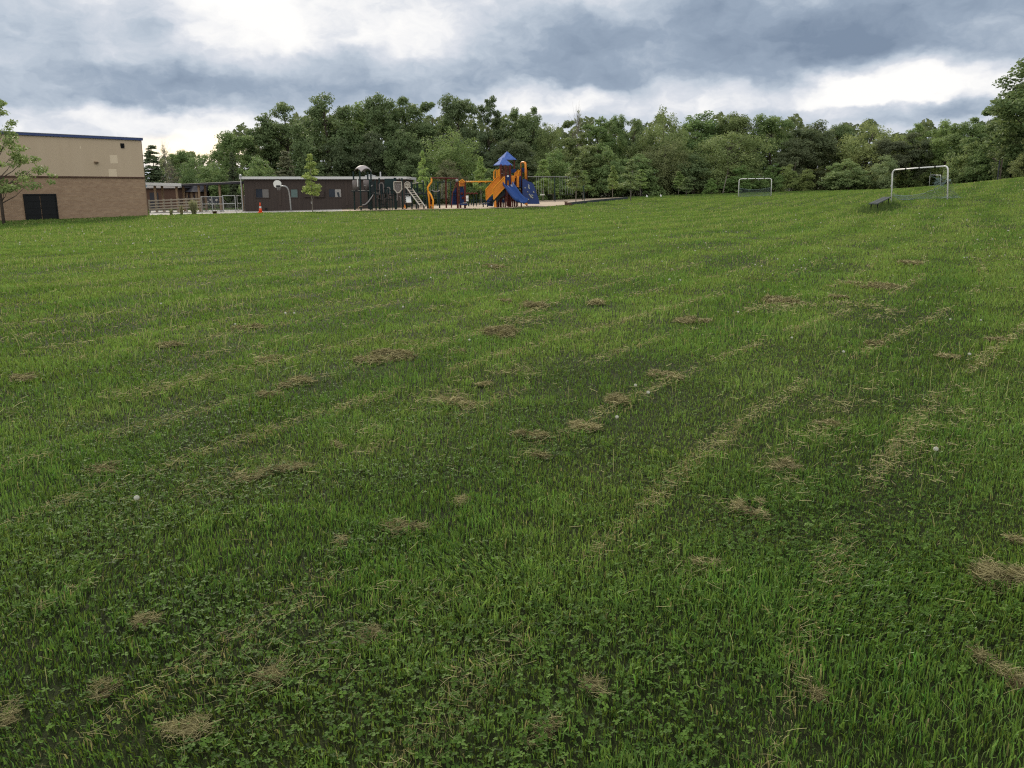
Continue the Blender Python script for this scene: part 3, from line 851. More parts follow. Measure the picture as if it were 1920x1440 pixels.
# ---------------------------------------------------------------- portable classroom
def window(parent, x0, x1, z0, z1, y, panes, frame='siding_light'):
    """panes: list of (fraction0, fraction1, material)"""
    f = MB(); t = .06
    f.box(x0 - t, x1 + t, y - .05, y - .0, z0 - t, z0).box(x0 - t, x1 + t, y - .05, y, z1, z1 + t).box(x0 - t, x0, y - .05, y, z0, z1).box(x1, x1 + t, y - .05, y, z0, z1)
    w = f.build('window', frame, parent)
    for a, b, m in panes:
        MB().box(x0 + (x1 - x0) * a + .01, x0 + (x1 - x0) * b - .01, y - .02, y - .005, z0, z1).build('pane', m, w)
    return w
def build_portable():
    F = Frame(460, 90)
    o = thing('portable_classroom', F.o, 'long low dark brown portable classroom with a pale flat roof edge', 'building')
    x0, x1 = 0, F.x(757); zt = F.z(336); D = 8.5
    MB().box(x0, x1, 0, D, -1, zt).build('wall', 'siding', o)
    r = MB().box(x0 - .25, x1 + .3, -.3, D + .3, zt + .14, zt + .2).build('roof', 'roof_grey', o)
    MB().box(x0 - .28, x1 + .33, -.35, -.3, zt + .0, zt + .26).box(x0 - .28, x1 + .33, D + .3, D + .35, zt, zt + .26).box(x0 - .33, x0 - .28, -.35, D + .35, zt, zt + .26).box(x1 + .33, x1 + .38, -.35, D + .35, zt, zt + .26).build('fascia', 'fascia', r)
    MB().box(x0 - .2, x1 + .25, -.22, D + .2, zt - .0, zt + .13).build('soffit', 'siding_light', r)
    px = F.x(712); MB().tube([(px, 1, zt + .2), (px, 1, zt + .75)], .07).build('vent_pipe', 'fascia', r)
    px = F.x(692); MB().box(px - .5, px + .5, 1.0, 2.0, zt + .2, zt + .42).box(px - .2, px + .2, 1.1, 1.6, zt + .42, zt + .5).build('roof_vent', 'galv', r)
    px = F.x(458); MB().tube([(px - .12, -.4, 0), (px - .12, -.4, zt + .2)], .05).ball((px - .12, -.4, zt + .36), .14, 8, 5).build('downpipe', 'galv', o)
    window(o, F.x(480.5), F.x(504.5), F.z(370.5), F.z(354.5), -.0, [(0, .5, 'glass_dark'), (.5, 1, 'blind')])
    window(o, F.x(546), F.x(558.5), F.z(370), F.z(355), -.0, [(0, 1, 'glass_teal')])
    w = window(o, F.x(617), F.x(640), F.z(369.5), F.z(354.5), -.0, [(0, .5, 'glass_dark'), (.5, 1, 'paper')])
    MB().slab([(F.x(634), -.03, F.z(369)), (F.x(632), -.03, F.z(361)), (F.x(635.5), -.03, F.z(360)), (F.x(637.5), -.03, F.z(369))], (0, 1, 0), .006).build('paper_sheet', 'glass_dark', w)
    b = MB().box(F.x(570), F.x(609), -.16, 0, F.z(370), F.z(358.5))
    for k in range(5): b.box(F.x(570) + .05, F.x(609) - .05, -.175, -.16, F.z(369) + k * .14, F.z(369) + k * .14 + .05)
    b.build('unit_cover', 'siding', o)
    for px, ya, yb in ((477, 338, 395), (525, 353, 385), (650, 338, 385), (565, 340, 393), (610, 340, 393)):
        if px in (477, 565, 610): MB().box(F.x(px) - .04, F.x(px) + .04, -.025, 0, 0, zt - .02).build('batten', 'siding', o)
        else: MB().box(F.x(px) - .12, F.x(px) + .12, -.04, 0, F.z(yb), F.z(ya)).build('batten', 'siding_light', o)
    MB().box(F.x(495), F.x(500), -.03, 0, .1, .4).build('crawl_vent', 'black', o)
    MB().box(F.x(582.5), F.x(584), -.05, 0, F.z(382), F.z(378)).build('meter_plate', 'paper', o)
build_portable()

# ---------------------------------------------------------------- covered walkway, ramp, fences, small buildings behind
def build_walkway():
    F = Frame(345, 93)
    o = thing('covered_walkway', F.o, 'thin flat-roofed covered walkway joining the brick gym to the brown portable', 'walkway')
    a, b, c = F.x(262), F.x(346), F.x(458)
    z0, z1, z2 = F.z(345.5), F.z(346.5), F.z(341)
    MB().slab([(a, -.6, z0), (b, -.6, z1 - .08), (b, 2.4, z1 - .08), (a, 2.4, z0)], (0, 0, 1), .22).build('roof', 'roof_dark', o)
    MB().slab([(a, -.66, z0 + .06), (b, -.66, z1 + .0), (b, -.6, z1 + .0), (a, -.6, z0 + .06)], (0, 0, 1), .3).build('fascia', 'fascia', o)
    MB().slab([(F.x(262), -.68, z0 - .16), (F.x(282), -.68, z0 - .17), (F.x(282), -.64, z0 - .17), (F.x(262), -.64, z0 - .16)], (0, 0, 1), .16).build('trim', 'teal_trim', o)
    MB().slab([(b + .01, -.5, z1 - .02), (c, -.5, z2 - .05), (c, 2.2, z2 - .05), (b + .01, 2.2, z1 - .02)], (0, 0, 1), .2).build('roof', 'roof_dark', o)
    MB().slab([(b + .01, -.53, z1 + .07), (c, -.53, z2 + .05), (c, -.5, z2 + .05), (b + .01, -.5, z1 + .07)], (0, 0, 1), .05).build('flashing', 'galv', o)
    for px, ys in ((292, (0, 1.9)), (332.5, (0, 1.9)), (374, (0, 1.9)), (413, (0,)), (455, (0, 1.9))):
        for y in ys:
            x = F.x(px); top = (z0 if px < 346 else z1 + (z2 - z1) * (x - b) / (c - b)) - .13
            MB().box(x - .1, x + .1, y - .1, y + .1, F.g(x, y) - .1, top).build('post', 'wood_tan', o)
build_walkway()

def build_ramp():
    F = Frame(325, 90)
    o = thing('wooden_railing', F.o, 'weathered grey wooden ramp railing beside the brick gym', 'railing')
    a, b = F.x(278), F.x(376)
    za, zb = F.z(375.5), F.z(371)
    n = 8
    for i in range(n):
        x = a + (b - a) * i / (n - 1); zt = za + (zb - za) * i / (n - 1)
        MB().box(x - .07, x + .07, 0, .14, F.g(x, 0) - .1, zt + .05).build('post', 'wood_grey', o)
    for k, dz in enumerate((0, -.3, -.58, -.84)):
        MB().slab([(a, -.05, za + dz), (b, -.05, zb + dz), (b, -.05, zb + dz - .13), (a, -.05, za + dz - .13)], (0, 1, 0), .06).build('rail', 'wood_grey', o)
    MB().slab([(a, .2, za - 1.0), (b, .2, zb - .95), (b, 1.7, zb - .95), (a, 1.7, za - 1.0)], (0, 0, 1), .12).build('ramp_deck', 'wood_grey', o)
build_ramp()

def build_pipe_fence(px0, px1, ytop, Y, label, posts, mesh_from=None):
    F = Frame((px0 + px1) / 2, Y)
    o = thing('chain_link_fence', F.o, label, 'fence')
    zt = F.z(ytop)
    for px in posts:
        x = F.x(px); MB().tube([(x, 0, F.g(x, 0) - .1), (x, 0, zt)], .045, 6).build('post', 'galv', o)
    a, b = F.x(px0), F.x(px1)
    for z in (zt, zt * .52, .14):
        MB().tube([(a, 0, z), (b, 0, z)], .035, 6).build('rail', 'galv', o)
    w = MB(); x = a
    while x < b:
        for s in (1, -1):
            xx = x + s * (zt - .1); lo = max(min(xx, b), a); t = abs(lo - x) / max(zt - .1, .01)
            w.tube([(x, .0, .1), (lo, 0, .1 + (zt - .1) * t)], .006, 3, False)
        x += .16
    w.build('wire_mesh', 'galv', o)
build_pipe_fence(376, 418, 369, 92, 'grey chain link fence section below the walkway, next to the wooden railing', (378, 397, 418))
build_pipe_fence(417, 441, 367, 90, 'pale grey pipe gate between the fence and the brown portable', (417.5, 440.5))
build_pipe_fence(444, 459, 367, 93.5, 'short grey pipe fence tucked against the left end of the portable', (444.5, 458))

def build_banner():
    F = Frame(400, 96)
    o = thing('banner_board', F.o, 'blue grey board with pale round marks standing behind the chain link fence', 'board')
    MB().box(F.x(384), F.x(417), 0, .05, F.z(381), F.z(369.5)).build('board', 'sign_blue', o)
    for px in (385, 401, 416): MB().box(F.x(px) - .05, F.x(px) + .05, .05, .15, -.2, F.z(369)).build('post', 'wood_grey', o)
    for px, py, r in ((406, 375, 2.3), (394.5, 374.5, 1.6), (389.5, 378.3, 1.3)):
        c = F.p(px, py); rr = r * 96 / FPX
        MB().tube([(c[0], -.03, c[2]), (c[0], 0.0, c[2])], rr, 14).build('round_mark', 'white', o)
build_banner()

def build_house(name, px0, px1, pyw, pyr, Y, label, wm, rm, D=7, posts=(), hip=0.0):
    F = Frame((px0 + px1) / 2, Y)
    o = thing(name, F.o, label, 'building')
    a, b, zw, zr = F.x(px0), F.x(px1), F.z(pyw), F.z(pyr)
    MB().box(a, b, 0, D, -1, zw).build('wall', wm, o)
    e = .35; h = hip * (b - a)
    mb = MB()
    A = [(a - e, -e, zw - .05), (b + e, -e, zw - .05), (b + e, D + e, zw - .05), (a - e, D + e, zw - .05), (a - e + h, D / 2, zr), (b + e - h, D / 2, zr)]
    mb.add(A, [(0, 1, 5, 4), (2, 3, 4, 5), (1, 2, 5), (3, 0, 4), (3, 2, 1, 0)])
    mb.build('roof', rm, o)
    return F, o, a, b, zw
F, o, a, b, zw = build_house('annex_building', 262, 330, 352, 347.5, 103, 'reddish brown low building in the shade behind the walkway beside the gym', 'red_brown', 'roof_dark')
MB().box(a + 1.2, a + 2.2, -.04, 0, 0, 2.0).build('door', 'roof_dark', o)
F, o, a, b, zw = build_house('small_shed', 338, 373, 359, 347, 106, 'small shed with a dark grey sloping roof behind the walkway', 'red_brown', 'roof_dark', 5)
for k in range(4):
    x = a + .3 + k * (b - a - .6) / 3
    MB().box(x - .12, x + .12, -.05, 0, 0, zw - .05).build('wall_post', 'wood_tan', o)
for k in range(2):
    x = a + .9 + k * .95; MB().box(x - .2, x + .2, -.03, 0, .9, 1.7).build('window', 'glass_dark', o)
F, o, a, b, zw = build_house('far_house', 292, 330, 345, 335, 140, 'distant house with a pale grey roof above the walkway', 'wood_grey', 'roof_grey', 8, hip=.15)
MB().box(b - 3, b - 2, -.04, 0, 1, 2.2).build('window', 'glass_dark', o)
F, o, a, b, zw = build_house('far_garage', 310, 324, 342, 337.5, 132, 'low distant garage roof in front of the far grey-roofed house', 'red_brown', 'wood_grey', 5, hip=.2)

# ---------------------------------------------------------------- hoop, cone, plants by the pavement
def build_hoop():
    F = Frame(545.5, 84)
    o = thing('basketball_hoop', F.o, 'basketball hoop on a curved white pole in front of the brown portable', 'basketball hoop')
    P = [(0, 0, -.2)] + [F.p(px, py) for px, py in ((543.7, 372), (542.8, 362), (542, 356), (540, 351.5), (537, 349.3), (533, 348.6), (529, 348.4))]
    P[1:] = [(p[0], -.0 - .12 * i, p[2]) for i, p in enumerate(P[1:])]
    MB().tube(P, .065, 10).build('pole', 'galv', o, True)
    c = F.p(525.3, 344.8); y = -1.0
    k = 84 / FPX * .88
    pl = []
    for i in range(17):
        t = math.pi * i / 16; pl.append((c[0] + 8.2 * k * math.cos(t), y, c[2] + .6 * k + 6.6 * k * math.sin(t)))
    pl += [(c[0] - 7.2 * k, y, c[2] - 5.2 * k), (c[0] - 4.5 * k, y, c[2] - 7.4 * k), (c[0] + 5.5 * k, y, c[2] - 7.4 * k), (c[0] + 7.6 * k, y, c[2] - 5.2 * k)]
    MB().slab(pl, (0, 1, 0), .06).build('backboard', 'white', o)
    r = MB(); rc = F.p(529, 349.5)
    r.tube([(rc[0] + .22 * math.cos(a), y - .3 + .22 * math.sin(a), rc[2]) for a in np.linspace(0, 2 * math.pi, 15)], .018, 6, False)
    r.box(rc[0] - .28, rc[0] + .1, y - .09, y - .03, rc[2] - .08, rc[2] + .1)
    r.build('rim', 'black', o)
    nt = MB()
    for a in np.linspace(0, 2 * math.pi, 9)[:-1]:
        for s in (.5, -.5): nt.tube([(rc[0] + .22 * math.cos(a), y - .3 + .22 * math.sin(a), rc[2]), (rc[0] + .12 * math.cos(a + s), y - .3 + .12 * math.sin(a + s), rc[2] - .35)], .008, 3, False)
    nt.build('hoop_net', 'paper', o)
build_hoop()
def build_cone():
    F = Frame(488, 80.5)
    o = thing('traffic_cone', F.o, 'tall narrow orange traffic cone on the pavement by the portable', 'traffic cone')
    h = F.z(379.5)
    MB().box(-.21, .21, -.21, .21, .04, .11).build('base', 'cone', o)
    MB().tube([(0, 0, .11), (0, 0, h * .45)], [.16, .105], 14).tube([(0, 0, h * .62), (0, 0, h)], [.085, .035], 14).build('body', 'cone', o, True)
    MB().tube([(0, 0, h * .45), (0, 0, h * .62)], [.107, .087], 14).build('reflective_band', 'white', o, True)
build_cone()

def leaf_blob(n, fn, size, seed):
    """n rhombic leaves whose centres come from fn(rng, n) -> (n,3); returns verts, quads"""
    r = np.random.default_rng(seed); c = fn(r, n)
    nrm = r.normal(0, 1, (n, 3)); nrm[:, 2] = np.abs(nrm[:, 2]) * .9 + .25; nrm /= np.linalg.norm(nrm, axis=1)[:, None]
    a = np.cross(nrm, r.normal(0, 1, (n, 3))); a /= np.linalg.norm(a, axis=1)[:, None]; b = np.cross(nrm, a)
    s = size * r.uniform(.6, 1.4, n)[:, None]
    V = np.stack([c - a * s, c + b * s * .55 + nrm * s * .12, c + a * s, c - b * s * .55 + nrm * s * .12], 1)
    i = np.arange(n)[:, None] * 4
    return V.reshape(-1, 3), i + np.array([[0, 1, 2, 3]])

def build_weed(px, py, Y, hw, ptop, label, cat, color, name='weedy_shrub', n=900):
    F = Frame(px, Y); H = F.z(ptop); W = hw * Y / FPX
    o = thing(name, F.o, label, cat)
    st = MB(); r = random.Random(px)
    for k in range(14):
        a = r.uniform(0, 6.28); q = r.uniform(.3, 1) * W
        st.tube([(0 + .1 * math.cos(a), .1 * math.sin(a), -.05), (q * .5 * math.cos(a), q * .5 * math.sin(a), H * .55), (q * math.cos(a), q * math.sin(a), H * r.uniform(.75, 1))], [.012, .01, .005], 4)
    st.build('stem', 'stalk', o)
    g = np.random.default_rng(int(px)); a = g.uniform(0, 6.28, n); q = np.sqrt(g.random(n)) * W * .35
    x0, y0 = q * np.cos(a), q * np.sin(a); L = H * g.uniform(.35, 1.02, n) * (1.1 - q / W * .6); sp = g.uniform(.1, .75, n) * W
    t_ = g.uniform(0, 6.28, n); w = .016
    P = [np.stack([x0 + sp * k * k * np.cos(a), y0 + sp * k * k * np.sin(a), L * k], -1) for k in (0, .55, 1)]
    sd = np.stack([np.cos(t_), np.sin(t_), 0 * t_], -1) * w
    V = np.stack([P[0] - sd, P[0] + sd, P[1] + sd, P[1] - sd, P[2] + sd * .5, P[2] - sd * .5], 1)
    i = np.arange(n)[:, None] * 6
    Fq = np.concatenate([i + np.array([[0, 1, 2, 3]]), i + np.array([[3, 2, 4, 5]])])
    f = link('foliage', np_mesh('foliage', V.reshape(-1, 3), [Fq], 'leaf', {'tint': np.repeat(g.random(n), 6)}), o); f.color = (*color, 1)
build_weed(363, 400, 78.6, 9.5, 374, 'feathery grey green weed clump standing at the pavement edge below the railing', 'shrub', (.3, .31, .17), n=420)
build_weed(340, 402, 78, 5, 384, 'thin straggly dry weed left of the feathery weed clump', 'weed', (.32, .28, .16), n=60)
build_weed(320, 403, 77.6, 5, 390, 'low sparse weed at the pavement edge near the gym corner', 'weed', (.28, .28, .15), n=50)
build_weed(402, 401, 80.6, 5, 395.5, 'small dark reddish brown clump lying on the pavement edge', 'plant', (.07, .028, .02), n=260, name='low_plant')

# ---------------------------------------------------------------- dark green play structure with grey canopy
def loop_panel(mb, F, x0, x1, y0, y1, y, r=.05):
    """rounded arch outline of tube, pixel bounds"""
    a, b = F.x(x0), F.x(x1); lo, hi = F.z(y1), F.z(y0); w = (b - a) / 2; c = (a + b) / 2
    P = [(a, y, lo), (a, y, hi - w)] + [(c - w * math.cos(t), y, hi - w + w * math.sin(t)) for t in np.linspace(.2, math.pi - .2, 9)] + [(b, y, hi - w), (b, y, lo)]
    mb.tube(P, r, 6)

def build_green_structure():
    F = Frame(700, 80)
    o = thing('play_structure', F.o, 'dark green play structure with a grey arched canopy and a beige ladder, beside the portable', 'playset')
    def post(px, ytop, y=0, r=.07, m='green_post', nm='post'):
        x = F.x(px); MB().tube([(x, y, F.g(x, y) - .1), (x, y, F.z(ytop))], r, 8).build(nm, m, o)
    # canopy: vault over four corner posts, one corner to the front
    cx = F.x(673.3); zc, zt = F.z(321.5), F.z(309)
    hw = (F.x(691) - F.x(655.3)) / 2
    c = MB(); n = 14; vs = []; fs = []
    for j in range(n + 1):
        for i in range(n + 1):
            a, b = -1 + 2 * i / n, -1 + 2 * j / n
            px_, py_ = (a - b) / 2 * hw, (a + b) / 2 * hw
            vs.append((cx + px_ + .08, 2.0 + py_, zc + (zt - zc) * (1 - ((a * a + b * b) / 2) ** 1.15)))
    m = (n + 1) ** 2
    vs += [(x, y, z - .05) for x, y, z in vs]
    for j in range(n):
        for i in range(n):
            k = j * (n + 1) + i
            fs += [(k, k + 1, k + n + 2, k + n + 1), (m + k, m + k + n + 1, m + k + n + 2, m + k + 1)]
    c.add(vs, fs).build('canopy', 'canopy', o, True)
    for px, y, yt in ((657, 2.0, 321), (675.5, .2, 321), (678.5, 3.7, 321), (690.3, 2.0, 321)): post(px, yt, y, .075)
    MB().box(F.x(657), F.x(693), .4, 3.6, F.z(359.3), F.z(357.2)).build('deck', 'green_deck', o)
    def curved(px0, px1, py0, py1, y, m, bulge=.35):
        a, b = F.x(px0), F.x(px1); lo, hi = F.z(py1), F.z(py0); vs = []; fs = []; k = 8
        for i in range(k + 1):
            t = i / k; d = -bulge * math.sin(math.pi * t)
            e = .06 * (1 - math.sin(math.pi * t)) * 2
            vs += [(a + (b - a) * t, y + d, lo + e), (a + (b - a) * t, y + d, hi - e * .6), (a + (b - a) * t, y + d + .04, lo + e), (a + (b - a) * t, y + d + .04, hi - e * .6)]
        for i in range(k):
            q = 4 * i; fs += [(q, q + 4, q + 5, q + 1), (q + 2, q + 3, q + 7, q + 6), (q + 1, q + 5, q + 7, q + 3), (q, q + 2, q + 6, q + 4)]
        p = MB().add(vs, fs).build('panel', m, o, True)
        return p
    p = curved(658.5, 674, 337, 357.5, .9, 'grey_plastic')
    MB().slab([F.p(669.3, 336, .5), F.p(671, 336, .5), F.p(671.6, 350, .5), F.p(670.2, 350, .5)], (0, 1, 0), .05).build('white_pipe', 'white', o)
    p = curved(679.5, 691.5, 337, 357.3, .9, 'grey_plastic')
    MB().tube([F.p(682, 347, .52), F.p(684, 348, .5), F.p(686, 349, .52)], .035, 6).build('handle', 'paper', p)
    MB().tube([F.p(689.5, 351, .7), F.p(689.7, 354, .7)], .04, 6).build('handle', 'paper', p)
    # little slide: two rails and a bed coming forward left
    P = [F.p(701, 367, .6), F.p(697, 373, .2), F.p(691, 381, -.2), F.p(686, 385.5, -.5), F.p(680, 387, -.8)]
    s = MB()
    for d in (-.25, .25): s.tube([(a, b + d, c + .12) for a, b, c in P], .04, 6)
    sl = s.build('slide_rail', 'paper', o)
    b_ = MB()
    for q, w in zip(P[:-1], P[1:]): b_.slab([(q[0], q[1] - .25, q[2]), (w[0], w[1] - .25, w[2]), (w[0], w[1] + .25, w[2]), (q[0], q[1] + .25, q[2])], (0, 0, 1), .04)
    b_.build('slide', 'green_deck', o)
    MB().tube([F.p(671.5, 392, -.9), F.p(672, 389, -.9), F.p(674, 387.5, -.9), F.p(680, 387, -.8)], .04, 6).build('slide_foot', 'wood_tan', o)
    # middle bay
    for px, y, yt in ((693, .3, 336), (703.5, .3, 338), (707, 1.6, 333), (717, 2.2, 345), (738, 1.8, 333), (739.5, .4, 333), (754, .2, 334), (758, 1.6, 339)): post(px, yt, y)
    MB().box(F.x(692), F.x(740), .3, 2.4, F.z(364.5), F.z(362)).build('deck', 'green_deck', o)
    p = MB().slab([F.p(694.5, 340, .35), F.p(703, 340, .35), F.p(703, 361, .35), F.p(694.5, 361, .35)], (0, 1, 0), .05).build('panel', 'green_deck', o)
    MB().tube([F.p(696.3, 349.5, .3), F.p(698.3, 347, .3)], .05, 6).build('handle', 'paper', p)
    MB().slab([F.p(721, 335, 2.0), F.p(738, 335, 2.0), F.p(738, 362, 2.0), F.p(721, 362, 2.0)], (0, 1, 0), .06).build('panel', 'green_post', o)
    MB().slab([F.p(707.5, 342, 2.1), F.p(720.5, 342, 2.1), F.p(720.5, 362, 2.1), F.p(707.5, 362, 2.1)], (0, 1, 0), .06).build('panel', 'green_deck', o)
    for a, b, c, d in ((711.5, 719, 343.2, 366), (725.5, 731, 351.5, 371)):
        q = MB(); loop_panel(q, F, a, b, c, d, .2, .055); q.build('arch_rail', 'grey_plastic', o)
    # stepping pods on poles
    for i, (px, y0, w) in enumerate(((708, 356.5, 4), (708.5, 365, 4), (709, 373, 4), (723, 353.5, 4), (722.5, 361.5, 4), (723, 370.5, 4.5), (734.5, 357, 4), (734, 366.5, 4.5), (729.5, 374.5, 6), (713, 376.5, 5), (724, 387, 4), (742.5, 378, 4), (718, 383, 4))):
        d = -.3 - .25 * (i % 3)
        c = F.p(px, y0, d); MB().tube([(c[0], d, c[2] - .05), (c[0], d, c[2] + .04)], [w * .0497 * .8, w * .0497], 10).build('step_pod', 'green_deck', o)
    for px, yt in ((705.8, 356), (711, 372), (716.5, 352), (720.5, 362), (727, 352), (731.5, 370), (736.5, 357), (743, 372)): post(px, yt, -.35, .035, 'green_post', 'pod_pole')
    for a, b, y in ((705, 728, 373), (720, 738, 377)):
        MB().tube([F.p(a, y, -.2), F.p(b, y, -.2)], .03, 6).build('rail', 'grey_plastic', o)
    # framed play panel at the right
    fr = MB(); a, b, lo, hi = F.x(739), F.x(753.5), F.z(361.5), F.z(341)
    fr.tube([(a, .1, hi), (b, .1, hi), (b, .1, lo + .3), (b - .25, .1, lo), (a + .25, .1, lo), (a, .1, lo + .3), (a, .1, hi)], .055, 6)
    f_ = fr.build('panel_frame', 'beige_bar', o)
    MB().slab([F.p(740.5, 343.5, .15), F.p(752, 343.5, .15), F.p(752, 360.5, .15), F.p(740.5, 360.5, .15)], (0, 1, 0), .04).build('panel', 'grey_plastic', o)
    q = MB()
    for x, y, w, h in ((741.5, 345.3, 1.6, 1), (744.5, 345.2, 1.6, 1), (747.5, 345.3, 1.8, 1), (750, 346, 1.4, 1), (743, 348.5, .8, 2), (747.5, 348.5, .6, 4), (749.3, 353, .8, 1)):
        c = F.p(x, y, .12); k = .0498; q.box(c[0], c[0] + w * k, .09, .13, c[2] - h * k, c[2])
    q.build('panel_marks', 'paper', f_)
    MB().tube([F.p(748.5, 368, -.1), F.p(751.5, 370.5, -.2), F.p(752, 388, -.3)], .035, 6).build('hand_rail', 'grey_plastic', o)
    MB().tube([F.p(745, 362, -.1), F.p(744.5, 376, -.2)], .06, 6).build('hanging_pole', 'grey_plastic', o)
    # right end: ring panel, white slide, beige ladder, dark posts
    q = MB()
    for cx_, cy_, r in ((764, 346.5, 5.2), (761.5, 349, 2.5), (766.5, 349.5, 2.2)):
        c = F.p(cx_, cy_, .6); q.tube([(c[0] + r * .05 * math.cos(t), .6, c[2] + r * .05 * math.sin(t)) for t in np.linspace(0, 6.2832, 17)], .045, 6, False)
    q.slab([F.p(758.5, 343, .66), F.p(769, 343, .66), F.p(769, 353, .66), F.p(758.5, 353, .66)], (0, 1, 0), .03)
    q.build('ring_panel', 'beige_bar', o)
    MB().box(F.x(757), F.x(802), .4, 2.2, F.z(365.2), F.z(362.5)).build('deck', 'green_deck', o)
    for px, y, yt in ((771.5, .2, 341), (781, 1.2, 340), (779.5, .3, 352), (794, .2, 340), (799.5, 1.4, 352), (801, .3, 340)): post(px, yt, y)
    for px, yt in ((769.5, 334), (779, 340), (792, 340), (749, 334.5)):
        c = F.p(px, yt, .3); MB().ball(c, .1, 8, 5, .7).build('post_cap', 'paper', o)
    q = MB()
    for yy in (343.5, 361.5): q.tube([F.p(772, yy, .4), F.p(794, yy, .4)], .045, 6)
    for k in range(6): q.tube([F.p(774 + k * 3.4, 343.5, .4), F.p(774 + k * 3.4, 361.5, .4)], .028, 6)
    q.build('guard_rail', 'green_post', o)
    MB().tube([F.p(771, 344, .3), F.p(785, 342.5, .3)], .04, 6).build('rail', 'beige_bar', o)
    sl = [F.p(766, 364, 1.0), F.p(766.5, 372, .3), F.p(767.5, 380, -.4)]
    q = MB()
    for a, b in zip(sl[:-1], sl[1:]): q.slab([(a[0] - .25, a[1], a[2]), (a[0] + .2, a[1], a[2]), (b[0] + .2, b[1], b[2]), (b[0] - .25, b[1], b[2])], (0, -.8, .6), .09)
    q.build('white_slide', 'white', o)
    q = MB()
    for k in range(5): q.tube([F.p(759.5, 366 + k * 3.3, .5), F.p(766.5, 366 + k * 3.3, .5)], .035, 6)
    q.build('rung_panel', 'galv', o)
    A0, A1, B0, B1 = F.p(762.5, 352.5, .2), F.p(787, 385, -1.8), F.p(772, 352.5, .5), F.p(797, 387, -1.5)
    q = MB().tube([F.p(760.5, 352, .6), A0, A1], .055, 7).tube([F.p(769, 352, .9), B0, B1], .055, 7).build('ladder', 'beige_bar', o)
    for k in range(1, 8):
        t = k / 8; MB().tube([[A0[i] + (A1[i] - A0[i]) * t for i in range(3)], [B0[i] + (B1[i] - B0[i]) * t for i in range(3)]], .03, 6).build('rung', 'beige_bar', q)
    q = MB().tube([F.p(757.5, 391, -.4), F.p(759, 384, -.3), F.p(760.5, 391, -.5)], .04, 6).build('low_loop', 'orange', o)
build_green_structure()

def build_overhead():
    F = Frame(830, 80)
    o = thing('overhead_ladder', F.o, 'horizontal maroon overhead bars with a bent orange end post on splayed legs', 'climbing bars')
    Z = lambda px, py, d=0: F.p(px, py, d)
    MB().tube([Z(809.5, 333, .2), Z(809, 341.5, .1), Z(805.5, 346, .1), Z(802, 351.5, .0), Z(802.8, 359.5, 0)], .085, 9).build('bent_post', 'yellow', o, True)
    MB().tube([Z(802.8, 358.5, 0), Z(804, 370, 0), (Z(806, 391)[0], 0, -.05)], .08, 9).build('leg', 'yellow', o, True)
    MB().tube([Z(803.3, 359, -.05), Z(808.5, 366, -.35), Z(812.3, 376, -.55), (Z(812.5, 391)[0], -.6, -.05)], .08, 9).build('leg', 'yellow', o, True)
    MB().tube([Z(804.5, 362, .05), Z(806.6, 372, .3), (Z(807.5, 388)[0], .5, -.05)], .07, 8).build('leg', 'maroon', o, True)
    MB().tube([Z(804.5, 385, .1), Z(813, 385, -.5)], .06, 8).build('foot_rail', 'orange', o)
    for d in (.0, .95): MB().tube([Z(809, 333.3 + d * .5, .1 + d), Z(859, 334.5 + d * .5, .1 + d)], .055, 8).build('overhead_rail', 'maroon', o)
    for k in range(11):
        x = 811 + k * 4.5; MB().tube([Z(x, 333.5, .1), Z(x, 333.9, 1.05)], .028, 6).build('rung', 'maroon', o)
    x = Z(834.5, 350)[0]; MB().tube([(x, 1.1, F.g(x, 1.1) - .05), (x, 1.1, F.z(334))], .07, 8).build('post', 'maroon', o)
    F2 = Frame(817, 81.5)
    o = thing('chin_up_bars', F2.o, 'set of low dark parallel bars under the maroon overhead bars', 'climbing bars')
    for px in (811.5, 824): MB().tube([(F2.x(px), 0, -.1), (F2.x(px), 0, F2.z(357))], .07, 8).build('post', 'green_post', o)
    for y in (359.5, 364, 368.5, 373, 377): MB().tube([F2.p(811.5, y), F2.p(824, y)], .03, 6).build('bar', 'green_post', o)
    for px in (811, 823.3): MB().ball(F2.p(px, 357.3), .1, 8, 5, .7).build('post_cap', 'paper', o)
    MB().tube([F2.p(811.5, 359), F2.p(824, 359)], .05, 6).build('top_bar', 'paper', o)
    F3 = Frame(827, 95)
    o = thing('swing_set', F3.o, 'thin dark swing frame far behind the orange bent post', 'swing set')
    for y in (341.5,): MB().tube([F3.p(800, y), F3.p(846, y)], .05, 6).build('top_bar', 'green_post', o)
    for px in (800, 821, 845):
        for d in (-1, 1): MB().tube([F3.p(px, 341.5), (F3.x(px), d, F3.g(F3.x(px), d) - .05)], .05, 6).build('leg', 'green_post', o)
    for px in (806, 813, 829, 837):
        MB().tube([F3.p(px - 1.3, 341.5), F3.p(px - 1.3, 372)], .012, 4).tube([F3.p(px + 1.3, 341.5), F3.p(px + 1.3, 372)], .012, 4).build('chain', 'galv', o)
        c = F3.p(px, 372.3); MB().box(c[0] - .23, c[0] + .23, -.09, .09, c[2] - .03, c[2] + .02).build('seat', 'black', o)
build_overhead()

